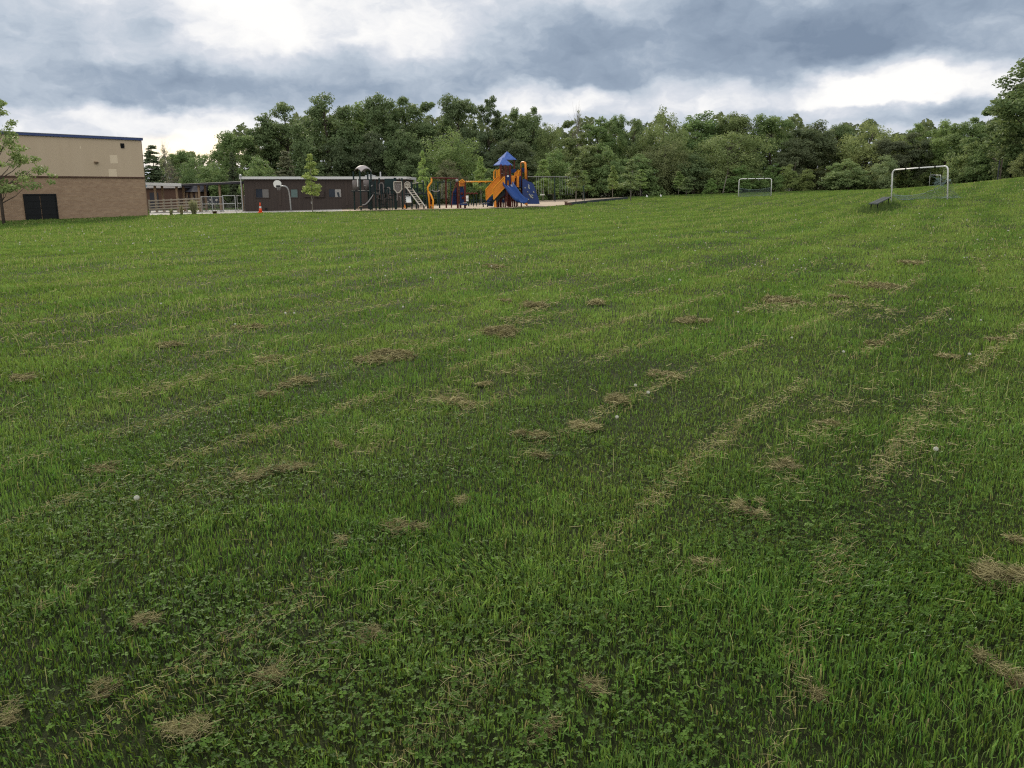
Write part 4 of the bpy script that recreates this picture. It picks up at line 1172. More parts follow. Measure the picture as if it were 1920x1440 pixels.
def build_climber():
    F = Frame(860, 79.5)
    o = thing('climbing_tower', F.o, 'small maroon-posted climbing tower with dark blue mesh sides and an orange gabled panel', 'climbing tower')
    def post(px, yt, y, r=.09): x = F.x(px); MB().tube([(x, y, F.g(x, y) - .1), (x, y, F.z(yt))], r, 8).build('post', 'maroon', o)
    for px, yt, y in ((858.2, 336.5, 0), (862, 345, .9), (871.8, 338.5, 0), (869.8, 346, 1.6)): post(px, yt, y)
    A, B, C = F.p(856.8, 340, .1), F.p(846.3, 389.5, -.3), F.p(857.5, 384, .1)
    MB().tube([A, F.p(848.5, 362, -.2), B], .055, 7).build('slant_rail', 'maroon', o)
    MB().slab([F.p(857, 349, .1), F.p(850, 360, -.2), F.p(847.3, 384, -.3), F.p(857.4, 384, .1)], (0, 1, 0), .03).build('mesh_side', 'blue', o)
    q = MB()
    for k in range(5): q.tube([F.p(849 - k * .4, 362 + k * 4.6, -.26), F.p(857, 362 + k * 4.6, .04)], .02, 5)
    for k in range(3): q.tube([F.p(850.5 + k * 2.4, 362 - k * 2, -.2), F.p(850 + k * 2.5, 384, -.2)], .02, 5)
    q.build('mesh_bars', 'black', o)
    MB().slab([F.p(862.5, 350, .3), F.p(868, 349.5, .3), F.p(871, 360, .3), F.p(872, 382, .3), F.p(862.5, 382, .3)], (0, 1, 0), .05).build('climbing_panel', 'blue', o)
    for px, py in ((865.8, 363), (857.3, 375), (868, 371)): MB().ball(F.p(px, py, .22), .13, 8, 5).build('hand_hold', 'maroon', o)
    c = MB().slab([F.p(861, 349, -.05), F.p(861, 341, -.05), F.p(866.6, 336.3, -.05), F.p(871, 341, -.05), F.p(871, 349, -.05)], (0, 1, 0), .06).build('gable_panel', 'orange', o)
    MB().tube([F.p(860.5, 341.5, -.1), F.p(866.7, 336.5, -.1), F.p(871.8, 341.2, -.1)], .06, 6).build('gable_rail', 'yellow', c)
    q = MB()
    for px in (862.8, 864.6, 866.4, 868.2, 869.8): q.slab([F.p(px, 348, -.1), F.p(px, 342.5, -.1), F.p(px + .6, 342.5, -.1), F.p(px + .6, 348, -.1)], (0, 1, 0), .03)
    q.build('gable_slots', 'maroon', c)
    MB().ball(F.p(856.8, 338.3, -.05), .14, 8, 5).build('post_cap', 'paper', o)
    MB().slab([F.p(862, 382, -.5), F.p(876, 382, -.5), F.p(876.5, 384.3, -.5), F.p(862, 384.3, -.5)], (0, 1, 0), .7).build('step_platform', 'blue', o)
    MB().tube([F.p(867.5, 380.8, -.85), F.p(875.5, 380, -.85)], .04, 6).build('step_rail', 'paper', o)
    MB().tube([F.p(873, 340.7, .2), F.p(922.5, 340.3, .6)], .062, 9).build('overhead_beam', 'yellow', o, True)
    for k in range(3): MB().tube([F.p(885 + k * 13, 340.6, .4), F.p(885 + k * 13, 343.5, .4)], .03, 6).build('beam_hanger', 'yellow', o)
build_climber()

# ---------------------------------------------------------------- play tower
def pyramid_roof(F, ax, ay, x0, x1, ye, y, o, n=10):
    """square roof with a slight bell curve"""
    cx = F.x(ax); hw = (F.x(x1) - F.x(x0)) / 2; cx = (F.x(x1) + F.x(x0)) / 2
    za, ze = F.z(ay), F.z(ye); vs = []; fs = []
    prof = [(0.02, 1.0), (.2, .83), (.45, .55), (.72, .27), (.95, .06), (1.0, -.02), (.98, -.06)]
    ang = R(24); rings = []
    for r_, h in prof:
        rings.append(len(vs))
        for k in range(8):
            t = k / 8 * 4; s = int(t); f = t - s
            cs = [(-1, -1), (1, -1), (1, 1), (-1, 1), (-1, -1)]
            px_, py_ = cs[s][0] * (1 - f) + cs[s + 1][0] * f, cs[s][1] * (1 - f) + cs[s + 1][1] * f
            q = hw * r_ / (math.cos(ang) + math.sin(ang))
            vs.append((cx + q * (px_ * math.cos(ang) - py_ * math.sin(ang)), y + q * (px_ * math.sin(ang) + py_ * math.cos(ang)), ze + (za - ze) * h))
    for a, b in zip(rings[:-1], rings[1:]):
        for k in range(8): fs.append((b + k, b + (k + 1) % 8, a + (k + 1) % 8, a + k))
    fs.append(tuple(range(8))); fs.append(tuple(rings[-1] + k for k in range(8))[::-1])
    return MB().add(vs, fs).build('roof', 'roof_blue', o)
def build_tower():
    F = Frame(955, 79)
    o = thing('play_tower', F.o, 'tall play tower with two blue pointed roofs, orange stairs and blue slide', 'playset')
    P = F.p
    def post(px, yt, y=0, m='maroon', r=.085): x = F.x(px); MB().tube([(x, y, F.g(x, y) - .1), (x, y, F.z(yt))], r, 8).build('post', m, o)
    pyramid_roof(F, 943, 294, 924.8, 961.3, 309, 1.0, o)
    pyramid_roof(F, 950, 281.3, 932.5, 968.5, 297, 3.2, o)
    for px, yt, y in ((939.5, 308, .2), (947.3, 309, -.1), (956.8, 308, .6), (943, 308, 1.9), (954.5, 308, 2.0), (964.3, 297, 3.2), (937, 297, 3.2), (950, 297, 4.6),
                      (968, 330, .5), (977.6, 316, .8), (988.8, 317, 2.4), (934.5, 318, 1.6), (930.2, 320, 1.4)): post(px, yt, y, r=.062)
    for px, yt, y in ((943.5, 352, .8), (961, 356, .8), (965, 352, 1.5), (933, 378, .3), (937.5, 362, 1.2), (958, 356, 1.8), (971, 352, 2), (952.5, 352, 1.5), (977.5, 377, -.2)): post(px, yt, y, r=.05)
    for a, b, y, t, yy in ((938, 958, -.1, 2.2, 351), (956, 980, .4, 3.0, 350), (936, 968, 2.3, 4.7, 345)):
        MB().box(F.x(a), F.x(b), y, t, F.z(yy + 1.6), F.z(yy)).build('deck', 'green_deck', o)
    # orange stair sides
    def panel(poly, d, m='orange', nm='side_panel', th=.06, ax=(0, 1, 0)):
        return MB().slab([P(x, y, d if not hasattr(d, '__len__') else d[i]) for i, (x, y) in enumerate(poly)], ax, th).build(nm, m, o)
    st = [((911, 355), (932, 332), (938, 327), (938, 340), (932.5, 353), (911.8, 375.5)), ((924, 355.5), (928, 350), (946, 331), (946.3, 352), (940, 358), (926, 374))]
    for k, (pl, d) in enumerate(zip(st, (1.2, -.55))):
        p = panel(pl, d)
        for i in range(1, len(pl)): MB().tube([P(*pl[i - 1], d - .05), P(*pl[i], d - .05)], .05, 6).build('panel_rim', 'yellow', p)
        MB().tube([P(*pl[-1], d - .05), P(*pl[0], d - .05)], .05, 6).build('panel_rim', 'yellow', p)
        q = MB()
        for i in range(9):
            t = .1 + i * .1; a = [pl[0][0] + (pl[2][0] - pl[0][0]) * t, pl[0][1] + (pl[2][1] - pl[0][1]) * t]
            q.slab([P(a[0], a[1] + 4, d - .035), P(a[0] + .5, a[1] + 3.5, d - .035), P(a[0] + .5, a[1] + 15, d - .035), P(a[0], a[1] + 15.5, d - .035)], (0, 1, 0), .02)
        q.build('panel_slots', 'yellow', p)
    for i in range(8):
        t = i / 7; a = P(914 + 26 * t, 381 - 28 * t, -.5)
        MB().box(a[0] - .02, a[0] + .42, -.5, 1.15, a[2] - .03, a[2] + .03).build('step', 'green_deck', o)
    panel(((912.5, 376), (917, 371.5), (924, 366), (924.5, 387), (914.5, 386)), 1.1, 'blue', 'stair_base')
    panel(((925.5, 376), (930, 371), (944, 358), (947, 353.5), (947, 363), (936, 374), (929, 387), (926, 387)), -.45, 'green_deck', 'stair_base')
    MB().slab([P(927, 378, -.5), P(930, 375, -.5), P(931, 388.5, -.6), P(926, 388.5, -.6)], (0, 1, 0), .08).build('stair_foot', 'orange', o)
    # hand rails at the stair head
    q = MB(); q.tube([P(925.8, 336, 1.3), P(926.2, 322, 1.3), P(929.5, 318, 1.3), P(931, 318, 1.3), P(931, 333, 1.3)], .06, 7)
    q.tube([P(934, 331, .4), P(934.2, 319, .4), P(936.5, 316.5, .4), P(936.5, 330, .4)], .06, 7); q.build('hand_rail', 'yellow', o)
    panel(((931, 320), (936, 317), (936, 345), (931, 350)), 1.5, 'orange', 'rail_panel')
    panel(((937.5, 330), (945.5, 330), (945.5, 350), (937.5, 350)), 1.9, 'orange', 'rail_panel')
    q = MB(); q.tube([P(941, 319, 2), P(943, 318, 2), P(944, 320, 2), P(944, 330, 2)], .05, 6).build('hand_rail', 'beige_bar', o)
    # slide hood and slide
    h = panel(((948, 332), (949, 329.5), (952, 328.2), (956, 328.8), (957, 331), (957, 349), (955, 350), (954.5, 338), (950.8, 338), (950.3, 350), (948, 350)), -.3, 'blue', 'slide_hood', .1)
    MB().ball(P(952.3, 330.7, -.4), .09, 8, 5).build('hood_mark', 'white', h)
    panel(((951, 337), (954.3, 337), (954.3, 349), (951, 349)), -.1, 'orange', 'rail_panel')
    path = [(951, 347.5, -.3), (954.5, 352, -.9), (959.5, 359.5, -1.6), (965, 367.5, -2.3), (971, 374.5, -3.0), (976, 378.3, -3.5), (981.5, 379, -3.9)]
    C = [np.array(P(*p)) for p in path]; vs = []; fs = []
    prof = [(-.42, .34), (-.4, .12), (-.26, 0), (.26, 0), (.4, .12), (.42, .34), (.47, .34), (.45, .06), (.28, -.07), (-.28, -.07), (-.45, .06), (-.47, .34)]
    for i, c in enumerate(C):
        t = C[min(i + 1, len(C) - 1)] - C[max(0, i - 1)]; t /= np.linalg.norm(t)
        s = np.cross(t, (0, 0, 1)); s /= np.linalg.norm(s); u = np.cross(s, t)
        for a, b in prof: vs.append(tuple(c + s * a + u * b))
    m = len(prof)
    for i in range(len(C) - 1):
        for k in range(m): fs.append((i * m + k, i * m + (k + 1) % m, (i + 1) * m + (k + 1) % m, (i + 1) * m + k))
    fs += [tuple(range(m))[::-1], tuple((len(C) - 1) * m + k for k in range(m))]
    MB().add(vs, fs).build('slide', 'blue_slide', o, True)
    MB().slab([P(983, 379.5, -3.4), P(989, 381, -3.2), P(989.5, 383.5, -3.2), P(984, 384, -3.4)], (0, 1, 0), .25).build('slide_foot', 'orange', o)
    # orange guard panels
    for a, b, yt in ((958.8, 965.2, 329.3), (968.8, 973.2, 330.3)):
        p = panel(((a, yt), (b, yt), (b, 351.3), (a, 350.5)), .35)
        q = MB()
        for k in range(4):
            xx = a + (b - a) * (k + .7) / 4.6; q.slab([P(xx, yt + 2, .3), P(xx + .4, yt + 2, .3), P(xx + .4, 348, .3), P(xx, 348, .3)], (0, 1, 0), .02)
        q.build('panel_slots', 'yellow', p)
    panel(((973.8, 331), (977, 329.5), (977, 352), (973.8, 352)), .5, 'blue', 'side_panel')
    for a, b, c, d in ((965, 330, 971.5, 318), (972.5, 327, 976.5, 316.5)):
        q = MB().tube([P(a, b, 1), P(a + .3, b - 5, 1), P(c, d, 1), P(c, b + 3, 1)], .055, 6).build('hand_rail', 'yellow', o)
        panel(((a + .3, b - 4), (c, d + 1), (c, b + 4), (a + .3, b + 4)), 1.1, 'orange', 'rail_panel')
    panel(((958.5, 317), (966, 316.3), (968, 319), (968, 323), (959, 324)), 3.0, 'blue', 'rear_panel')
    MB().tube([P(980.5, 315, 1.4), P(980.5, 323, 1.4)], .18, 10).build('drum', 'blue', o)
    MB().tube([P(964.5, 352, .2), P(965, 340, .2)], .05, 6).build('hand_hold', 'blue', o)
    # orange arch pole
    MB().tube([P(976.8, 318, 1.6), P(976.6, 308, 1.5), P(977.5, 304.8, 1.4), P(979.5, 304.3, 1.2), P(982.3, 304.3, .9), P(984.6, 305.5, .6), P(985.3, 309, .5), P(985.8, 336, .4)], [.05, .05, .06, .07, .09, .1, .1, .1], 9).build('arch_pole', 'orange', o, True)
    # climbing wall: curved wedge
    pl = ((979.5, 336.5), (983, 335), (986, 337), (989.5, 340), (996, 341.5), (1000.5, 345), (1003.2, 352), (1005.5, 361), (1009.5, 371), (1012, 382.5), (980, 382.5))
    w = MB(); fr = [P(x, y, .1 - .9 * max(0, (y - 340)) / 42) for x, y in pl]; bk = [P(x, y, 1.6) for x, y in pl]; n = len(pl)
    w.add(fr + bk, [tuple(range(n))[::-1], tuple(range(n, 2 * n))] + [(i, (i + 1) % n, n + (i + 1) % n, n + i) for i in range(n)])
    cw = w.build('climbing_wall', 'blue', o)
    dd = lambda y: .1 - .9 * max(0, (y - 340)) / 42 - .05
    for p in (((990.5, 346.5), (991.8, 348.5), (991, 351), (992.3, 353.5), (993.5, 354.2)), ((983.5, 353), (985.5, 352)), ((988.6, 360), (990.2, 359.6)), ((999.8, 359), (1001.3, 361.5)), ((992, 364), (996, 369), (999.5, 371.8)), ((993.5, 366), (996, 370.5)), ((989.5, 373), (991, 375.5)), ((996.5, 365.5), (999.8, 367))):
        MB().tube([P(x, y, dd(y)) for x, y in p], .06, 6).build('hand_hold', 'hold', cw)
    q = panel(((945, 363), (949, 362.5), (949, 368), (945, 368.5)), .3, 'blue_slide', 'play_panel')
    panel(((941, 373), (948, 373), (948, 380), (941, 380)), .6, 'blue', 'play_panel')
    for px, py in ((943.8, 373), (962.5, 372)): MB().ball(P(px, py, .2), .08, 6, 4).build('knob', 'paper', o)
build_tower()

def build_misc_play():
    F = Frame(876, 88)
    o = thing('notice_sign', F.o, 'small white notice sign behind the maroon climbing tower', 'sign')
    MB().box(F.x(873.3), F.x(879), 0, .04, F.z(372.5), F.z(366.7)).build('board', 'white', o)
    MB().box(F.x(873.8), F.x(878.6), 0, .04, F.z(377.2), F.z(373.7)).build('lower_board', 'white', o)
    for px in (874.2, 878): MB().box(F.x(px) - .04, F.x(px) + .04, .04, .1, -.1, F.z(367)).build('post', 'green_post', o)
    F = Frame(884, 85)
    o = thing('wavy_balance_rail', F.o, 'wavy dark maroon rail on thin posts between the climbing tower and the play tower', 'balance rail')
    MB().tube([F.p(873 + k * 1.0, 362.5 + .8 * math.sin(k * .9)) for k in range(24)], .07, 6).build('rail', 'maroon', o)
    for px in (879, 887.5, 893.5):
        x = F.x(px); MB().tube([(x, 0, -.1), (x, 0, F.z(363))], .04, 6).build('post', 'green_post', o)
    F = Frame(910, 82)
    o = thing('low_bench', F.o, 'low dark bench on the wood chips left of the orange stairs', 'bench')
    MB().box(F.x(904.5), F.x(915.5), -.18, .18, F.z(382.6), F.z(381.2)).build('seat', 'blue', o)
    for px in (906, 914): MB().box(F.x(px) - .05, F.x(px) + .05, -.12, .12, -.05, F.z(382.6)).build('leg', 'green_post', o)
    F = Frame(894, 90)
    o = thing('stepping_posts', F.o, 'row of thin short dark posts joined by a rail behind the low bench', 'play rail')
    for px in (884, 888.5, 893, 899.5, 905, 910): x = F.x(px); MB().tube([(x, 0, -.1), (x, 0, F.z(374 if px != 888.5 else 370))], .045, 6).build('post', 'green_post', o)
    MB().tube([F.p(884, 375.5), F.p(910, 375)], .03, 6).build('rail', 'green_post', o)
    # swing set behind the tower
    F = Frame(1040, 97)
    o = thing('swing_set', F.o, 'long grey-barred swing set behind the tower, half hidden by saplings', 'swing set')
    z = 331.2
    MB().tube([F.p(984, z), F.p(1095, 331.8)], .04, 8).build('top_bar', 'mesh_grey', o)
    for px in (985, 1040, 1094):
        for d in (-1.3, 1.3):
            MB().tube([F.p(px, z + .4), (F.x(px), d, F.g(F.x(px), d) - .1)], .04, 7).build('leg', 'green_post', o)
    for px in (1008, 1017, 1031, 1052, 1062, 1071):
        for s in (-2.2, 2.2): MB().tube([F.p(px + s, z), F.p(px + s * .9, 364.5)], .012, 4).build('chain', 'galv', o)
        c = F.p(px, 365); MB().box(c[0] - .25, c[0] + .25, -.1, .1, c[2] - .05, c[2] + .02).build('seat', 'black' if px != 1017 else 'white', o)
    # timber edge of the playground
    a = np.array(hit(1068, 383)[:2]); b = np.array(wp(1176, 98.2)); a = np.array(wp(1067, 79.6))
    za, zb = ground(*a), ground(*b)
    o = thing('timber_border', (a[0], a[1], za), 'long dark timber edging along the front of the wood chips right of the tower', 'edging')
    n = 4
    for k in range(n):
        p, q = a + (b - a) * k / n, a + (b - a) * (k + 1) / n
        zp, zq = ground(*p), ground(*q)
        d = (q - p) / np.linalg.norm(q - p); s = np.array([-d[1], d[0]]) * .09; p2 = p + d * .02; q2 = q - d * .02
        pl = [(p2[0] - a[0], p2[1] - a[1], zp - za + .1), (q2[0] - a[0], q2[1] - a[1], zq - za + .1)]
        vs = []
        for (x, y, z) in pl:
            vs += [(x - s[0], y - s[1], z - .2), (x + s[0], y + s[1], z - .2), (x + s[0], y + s[1], z + .16), (x - s[0], y - s[1], z + .16)]
        MB().add(vs, [(0, 1, 2, 3), (7, 6, 5, 4), (0, 4, 5, 1), (1, 5, 6, 2), (2, 6, 7, 3), (3, 7, 4, 0)]).build('timber', 'bench', o)
    F = Frame(1066, 79)
    o = thing('timber_offcut', F.o, 'short stub of reddish timber at the near end of the timber edging', 'timber')
    MB().slab([(-.35, 0, .0), (.25, -.1, .0), (.25, -.1, .22), (-.35, 0, .3)], (0, 1, 0), .3).build('block', 'red_brown', o)
    MB().slab([(-.4, .05, .3), (-.1, 0, .28), (-.1, 0, .36), (-.4, .05, .38)], (0, 1, 0), .32).build('cap', 'wood_tan', o)
build_misc_play()

# ---------------------------------------------------------------- goals, bench, poles
def build_goal(pl, pr, Yl, Yr, label, netkind):
    """pl, pr: (top_px, top_py, base_px, base_py)"""
    A = np.array(at(pl[2], pl[3], Yl)); B = np.array(at(pr[2], pr[3], Yr))
    for q in (A, B): q[2] = ground(q[0], q[1])
    At = np.array(at(pl[0], pl[1], Yl)); Bt = np.array(at(pr[0], pr[1], Yr))
    o = thing('soccer_goal', tuple(A), label, 'soccer goal', 'white pipe soccer goals on the field')
    L = lambda p: np.array(p) - A
    d = L(Bt) - L(At); d /= np.linalg.norm(d)
    r = .042
    zu = np.array([0, 0, 1.])
    cl = L(At); cr = L(Bt); k = .24
    arc = lambda c, e1, e2: [c + e1 * k * (1 - math.sin(t)) + e2 * k * (1 - math.cos(t)) for t in np.linspace(0, math.pi / 2, 6)]
    lp = [L(A) - zu * .1] + [cl - zu * k * (1 - math.sin(t)) + d * k * (1 - math.cos(t)) for t in np.linspace(0, math.pi / 2, 6)]
    rp = [L(B) - zu * .1] + [cr - zu * k * (1 - math.sin(t)) - d * k * (1 - math.cos(t)) for t in np.linspace(0, math.pi / 2, 6)]
    MB().tube(lp, r, 9).build('post', 'white', o, True); MB().tube(rp, r, 9).build('post', 'white', o, True)
    cb = MB().tube([lp[-1] + d * .01, rp[-1] - d * .01], r, 9).build('crossbar', 'white', o, True)
    back = np.array([-d[1], d[0], 0]); back /= np.linalg.norm(back)
    if back[1] < 0: back = -back
    tp = MB()
    for t in (.22, .5, .82):
        c = lp[-1] + (rp[-1] - lp[-1]) * t; tp.tube([c - d * .05, c + d * .05], r * 1.25, 8)
    tp.build('tape_wrap', 'tape', cb)
    H = cl[2]
    W = np.linalg.norm(L(B))
    def gp(s, b):      # point on the ground: s along the goal line 0-1, b behind
        p = A + (B - A) * s + back * b; return np.array([p[0], p[1], ground(p[0], p[1])]) - A
    # net: sags from side to side, lies on the ground behind
    nu, nv = 34, 14; G = np.zeros((nu + 1, nv + 1, 3))
    for i in range(nu + 1):
        s = i / nu
        if netkind == 'fallen': top = gp(s, .05 + .35 * math.sin(math.pi * s)) + zu * ((.42 + (1.15 - .42) * s ** 1.6) - .25 * math.sin(math.pi * s))
        else: top = gp(s, .1 + .15 * math.sin(math.pi * s)) + zu * (.95 - .22 * math.sin(math.pi * s))
        bot = gp(s, 1.5 - .3 * math.cos(2 * math.pi * s)) + zu * .03
        for j in range(nv + 1):
            t = j / nv
            p = top * (1 - t) + bot * t; p = p - zu * (.28 * math.sin(math.pi * t)) * min(1, max(top[2], .3))
            gz = ground(p[0] + A[0], p[1] + A[1]) - A[2] + .03
            p[2] = max(p[2], gz); G[i, j] = p + np.array([random.uniform(-.03, .03), random.uniform(-.03, .03), random.uniform(0, .03)])
    nt = MB(); rr = .007
    for i in range(nu + 1): nt.tube([G[i, j] for j in range(nv + 1)], rr, 3, False)
    for j in range(nv + 1): nt.tube([G[i, j] for i in range(nu + 1)], rr if j else .018, 3, False)
    # gathered cords at the posts
    for s, e in ((0, .25), (1, .75)):
        base = gp(s, .05)
        for q in range(7): nt.tube([base + zu * (.1 + q * .08), gp(e if q % 2 else s, .5 + .1 * q) + zu * .05], rr, 3, False)
    if netkind == 'fallen':
        c = gp(1, .05) + zu * 1.2
        for q in range(26):
            a = c + np.array([random.uniform(-.7, .05), random.uniform(0, .6), random.uniform(-.35, .2)]); b = c + np.array([random.uniform(-.9, .05), random.uniform(0, .8), random.uniform(-.75, .2)])
            nt.tube([a, (a + b) / 2 - zu * .08, b], rr * 1.2, 3, False)
        lp_ = L(B) + zu * 1.12; nt.tube([lp_ - zu * .06, lp_ + zu * .06], r * 1.4, 8)
    if Yl < 112: nt.build('net', 'net', o)
build_goal((1674, 318.5, 1671, 378.5), (1778, 311, 1776.5, 376), 55, 51.3, 'largest and nearest white soccer goal, its net fallen loose, beside the dark bench', 'fallen')
build_goal((1386, 335.5, 1384.5, 369.5), (1447, 334.5, 1445.5, 369), 94, 93, 'white soccer goal standing alone in the middle distance left of the nearest goal', 'low')
build_goal((1744, 328, 1742, 353.5), (1764.5, 328.5, 1762.5, 353), 115, 108, 'smallest farthest white goal, seen through the nearest goal frame', 'low')

def build_field_bench():
    a = at(1636, 386.5, 44.5); b = at(1663, 376.3, 50.5)
    za, zb = a[2], b[2]
    g = ground((a[0] + b[0]) / 2, (a[1] + b[1]) / 2)
    O = np.array([(a[0] + b[0]) / 2, (a[1] + b[1]) / 2, g])
    o = thing('players_bench', tuple(O), 'dark plank bench in long grass beside the nearest soccer goal', 'bench')
    p, q = np.array(a) - O, np.array(b) - O
    d = (q - p); d[2] = 0; d /= np.linalg.norm(d); s = np.array([d[1], -d[0], 0])
    h = .46
    p[2] = ground(*a[:2]) - g + h; q[2] = ground(*b[:2]) - g + h
    for k in range(2):
        c = s * (-.11 + .22 * k)
        MB().slab([p + c - s * .1, p + c + s * .1, q + c + s * .1, q + c - s * .1], (0, 0, 1), .05).build('plank', 'bench', o)
    for t in (.12, .88):
        c = p * (1 - t) + q * t
        m = MB()
        for w in (-.15, .15):
            m.slab([c + s * w - d * .04, c + s * w + d * .04, c + s * w * 1.15 + d * .04 - np.array([0, 0, h + .05]), c + s * w * 1.15 - d * .04 - np.array([0, 0, h + .05])], s, .05)
        m.build('leg', 'black', o)
    # long grass round the bench
    def fn(r, n):
        t = r.uniform(-.25, 1.15, n); w = r.normal(0, .4, n)
        P = p[None] * (1 - t[:, None]) + q[None] * t[:, None] + s[None] * w[:, None]
        return P
    n = 1500; r = np.random.default_rng(5); P = fn(r, n)
    X, Y = P[:, 0] + O[0], P[:, 1] + O[1]; Z = ground_np(X, Y)
    h_ = r.uniform(.14, .4, n); a_ = r.uniform(0, 6.28, n); w_ = .012
    V = np.stack([np.stack([X - w_ * np.cos(a_), Y - w_ * np.sin(a_), Z - .02], -1), np.stack([X + w_ * np.cos(a_), Y + w_ * np.sin(a_), Z - .02], -1),
                  np.stack([X + .3 * h_ * np.cos(a_ * 3), Y + .3 * h_ * np.sin(a_ * 3), Z + h_], -1)], 1)
    i = np.arange(n)[:, None] * 3
    g_ = link('long_grass', np_mesh('long_grass', V.reshape(-1, 3), [i + np.array([[0, 1, 2]])], 'leaf', {'tint': np.repeat(r.random(n), 3)}))
    g_.color = (.05, .095, .03, 1); g_['kind'] = 'stuff'; tag(g_, 'dark uncut grass growing around the plank bench', 'grass')
build_field_bench()

def build_pole(px0, py0, px1, py1, Y, r, label, m='galv', dark=None):
    F = Frame(px0, Y)
    o = thing('pole', F.o, label, 'pole')
    b = F.p(px1, py1)
    mid = [b[0] * .72, 0, b[2] * .72]
    MB().tube([(0, 0, -.2), mid], [r, r * .9], 8).build('shaft', m, o)
    MB().tube([mid, b], [r * .9, r * .8], 8).ball(b, r * 1.1, 8, 4).build('tip', dark or m, o)
build_pole(1353, 362, 1365.5, 318, 112, .06, 'thin pale pole leaning right, left of the middle distance goal', 'bark_pale', 'bark')
build_pole(1481, 356, 1492, 305, 114, .055, 'thin pole leaning right, right of the middle distance goal', 'wood_grey', 'bark')
def build_light_pole():
    F = Frame(1867, 90)
    o = thing('double_post', F.o, 'pair of dark upright posts on the crest of the hill at the right', 'post')
    for px, yt, m in ((1866, 300, 'roof_dark'), (1870.5, 298.5, 'bark')):
        x = F.x(px); MB().tube([(x, 0, F.g(x, 0) - .2), (x, 0, F.z(yt))], .06, 8).build('post', m, o)
    MB().tube([F.p(1861.5, 296.5), F.p(1869, 302)], .06, 6).build('bracket', 'bark', o)
    MB().box(F.x(1864), F.x(1876), -.1, .1, F.z(342.5), F.z(340)).build('base_plate', 'black', o)
build_light_pole()
def build_far_bits():
    F = Frame(1474, 121)
    o = thing('concrete_block', F.o, 'pale squat block of two pieces at the wood edge by the right leaning pole', 'block')
    MB().box(F.x(1468.5), F.x(1472.5), 0, .5, -.1, F.z(348.7)).build('block', 'paper', o)
    MB().box(F.x(1473), F.x(1480), -.1, .5, -.1, F.z(351.5)).build('block', 'mesh_grey', o)
    F = Frame(1216, 116)
    o = thing('slat_fence', F.o, 'short weathered grey slat fence under the trees behind the saplings', 'fence')
    for px in (1201, 1213, 1225.5): MB().box(F.x(px) - .08, F.x(px) + .08, 0, .16, -.3, F.z(352.5)).build('post', 'wood_grey', o)
    m = MB()
    for k in range(28):
        x = F.x(1200) + k * (F.x(1228) - F.x(1200)) / 28; m.box(x, x + .05, -.04, 0, -.1, F.z(353.5 + .5 * math.sin(k)))
    m.build('slats', 'mesh_grey', o)
    for px, py, lb in ((1212.5, 366.3, 'left one of two small white markers at the edge of the far lawn'), (1238.5, 365.5, 'right one of two small white markers at the edge of the far lawn')):
        F = Frame(px, 104)
        o = thing('ground_marker', F.o, lb, 'marker', 'small white markers at the far edge of the lawn')
        MB().slab([(-.13, 0, -.02), (.13, 0, -.02), (.05, 0, .22), (-.1, 0, .3)], (0, 1, 0), .1).build('marker', 'white', o)
build_far_bits()

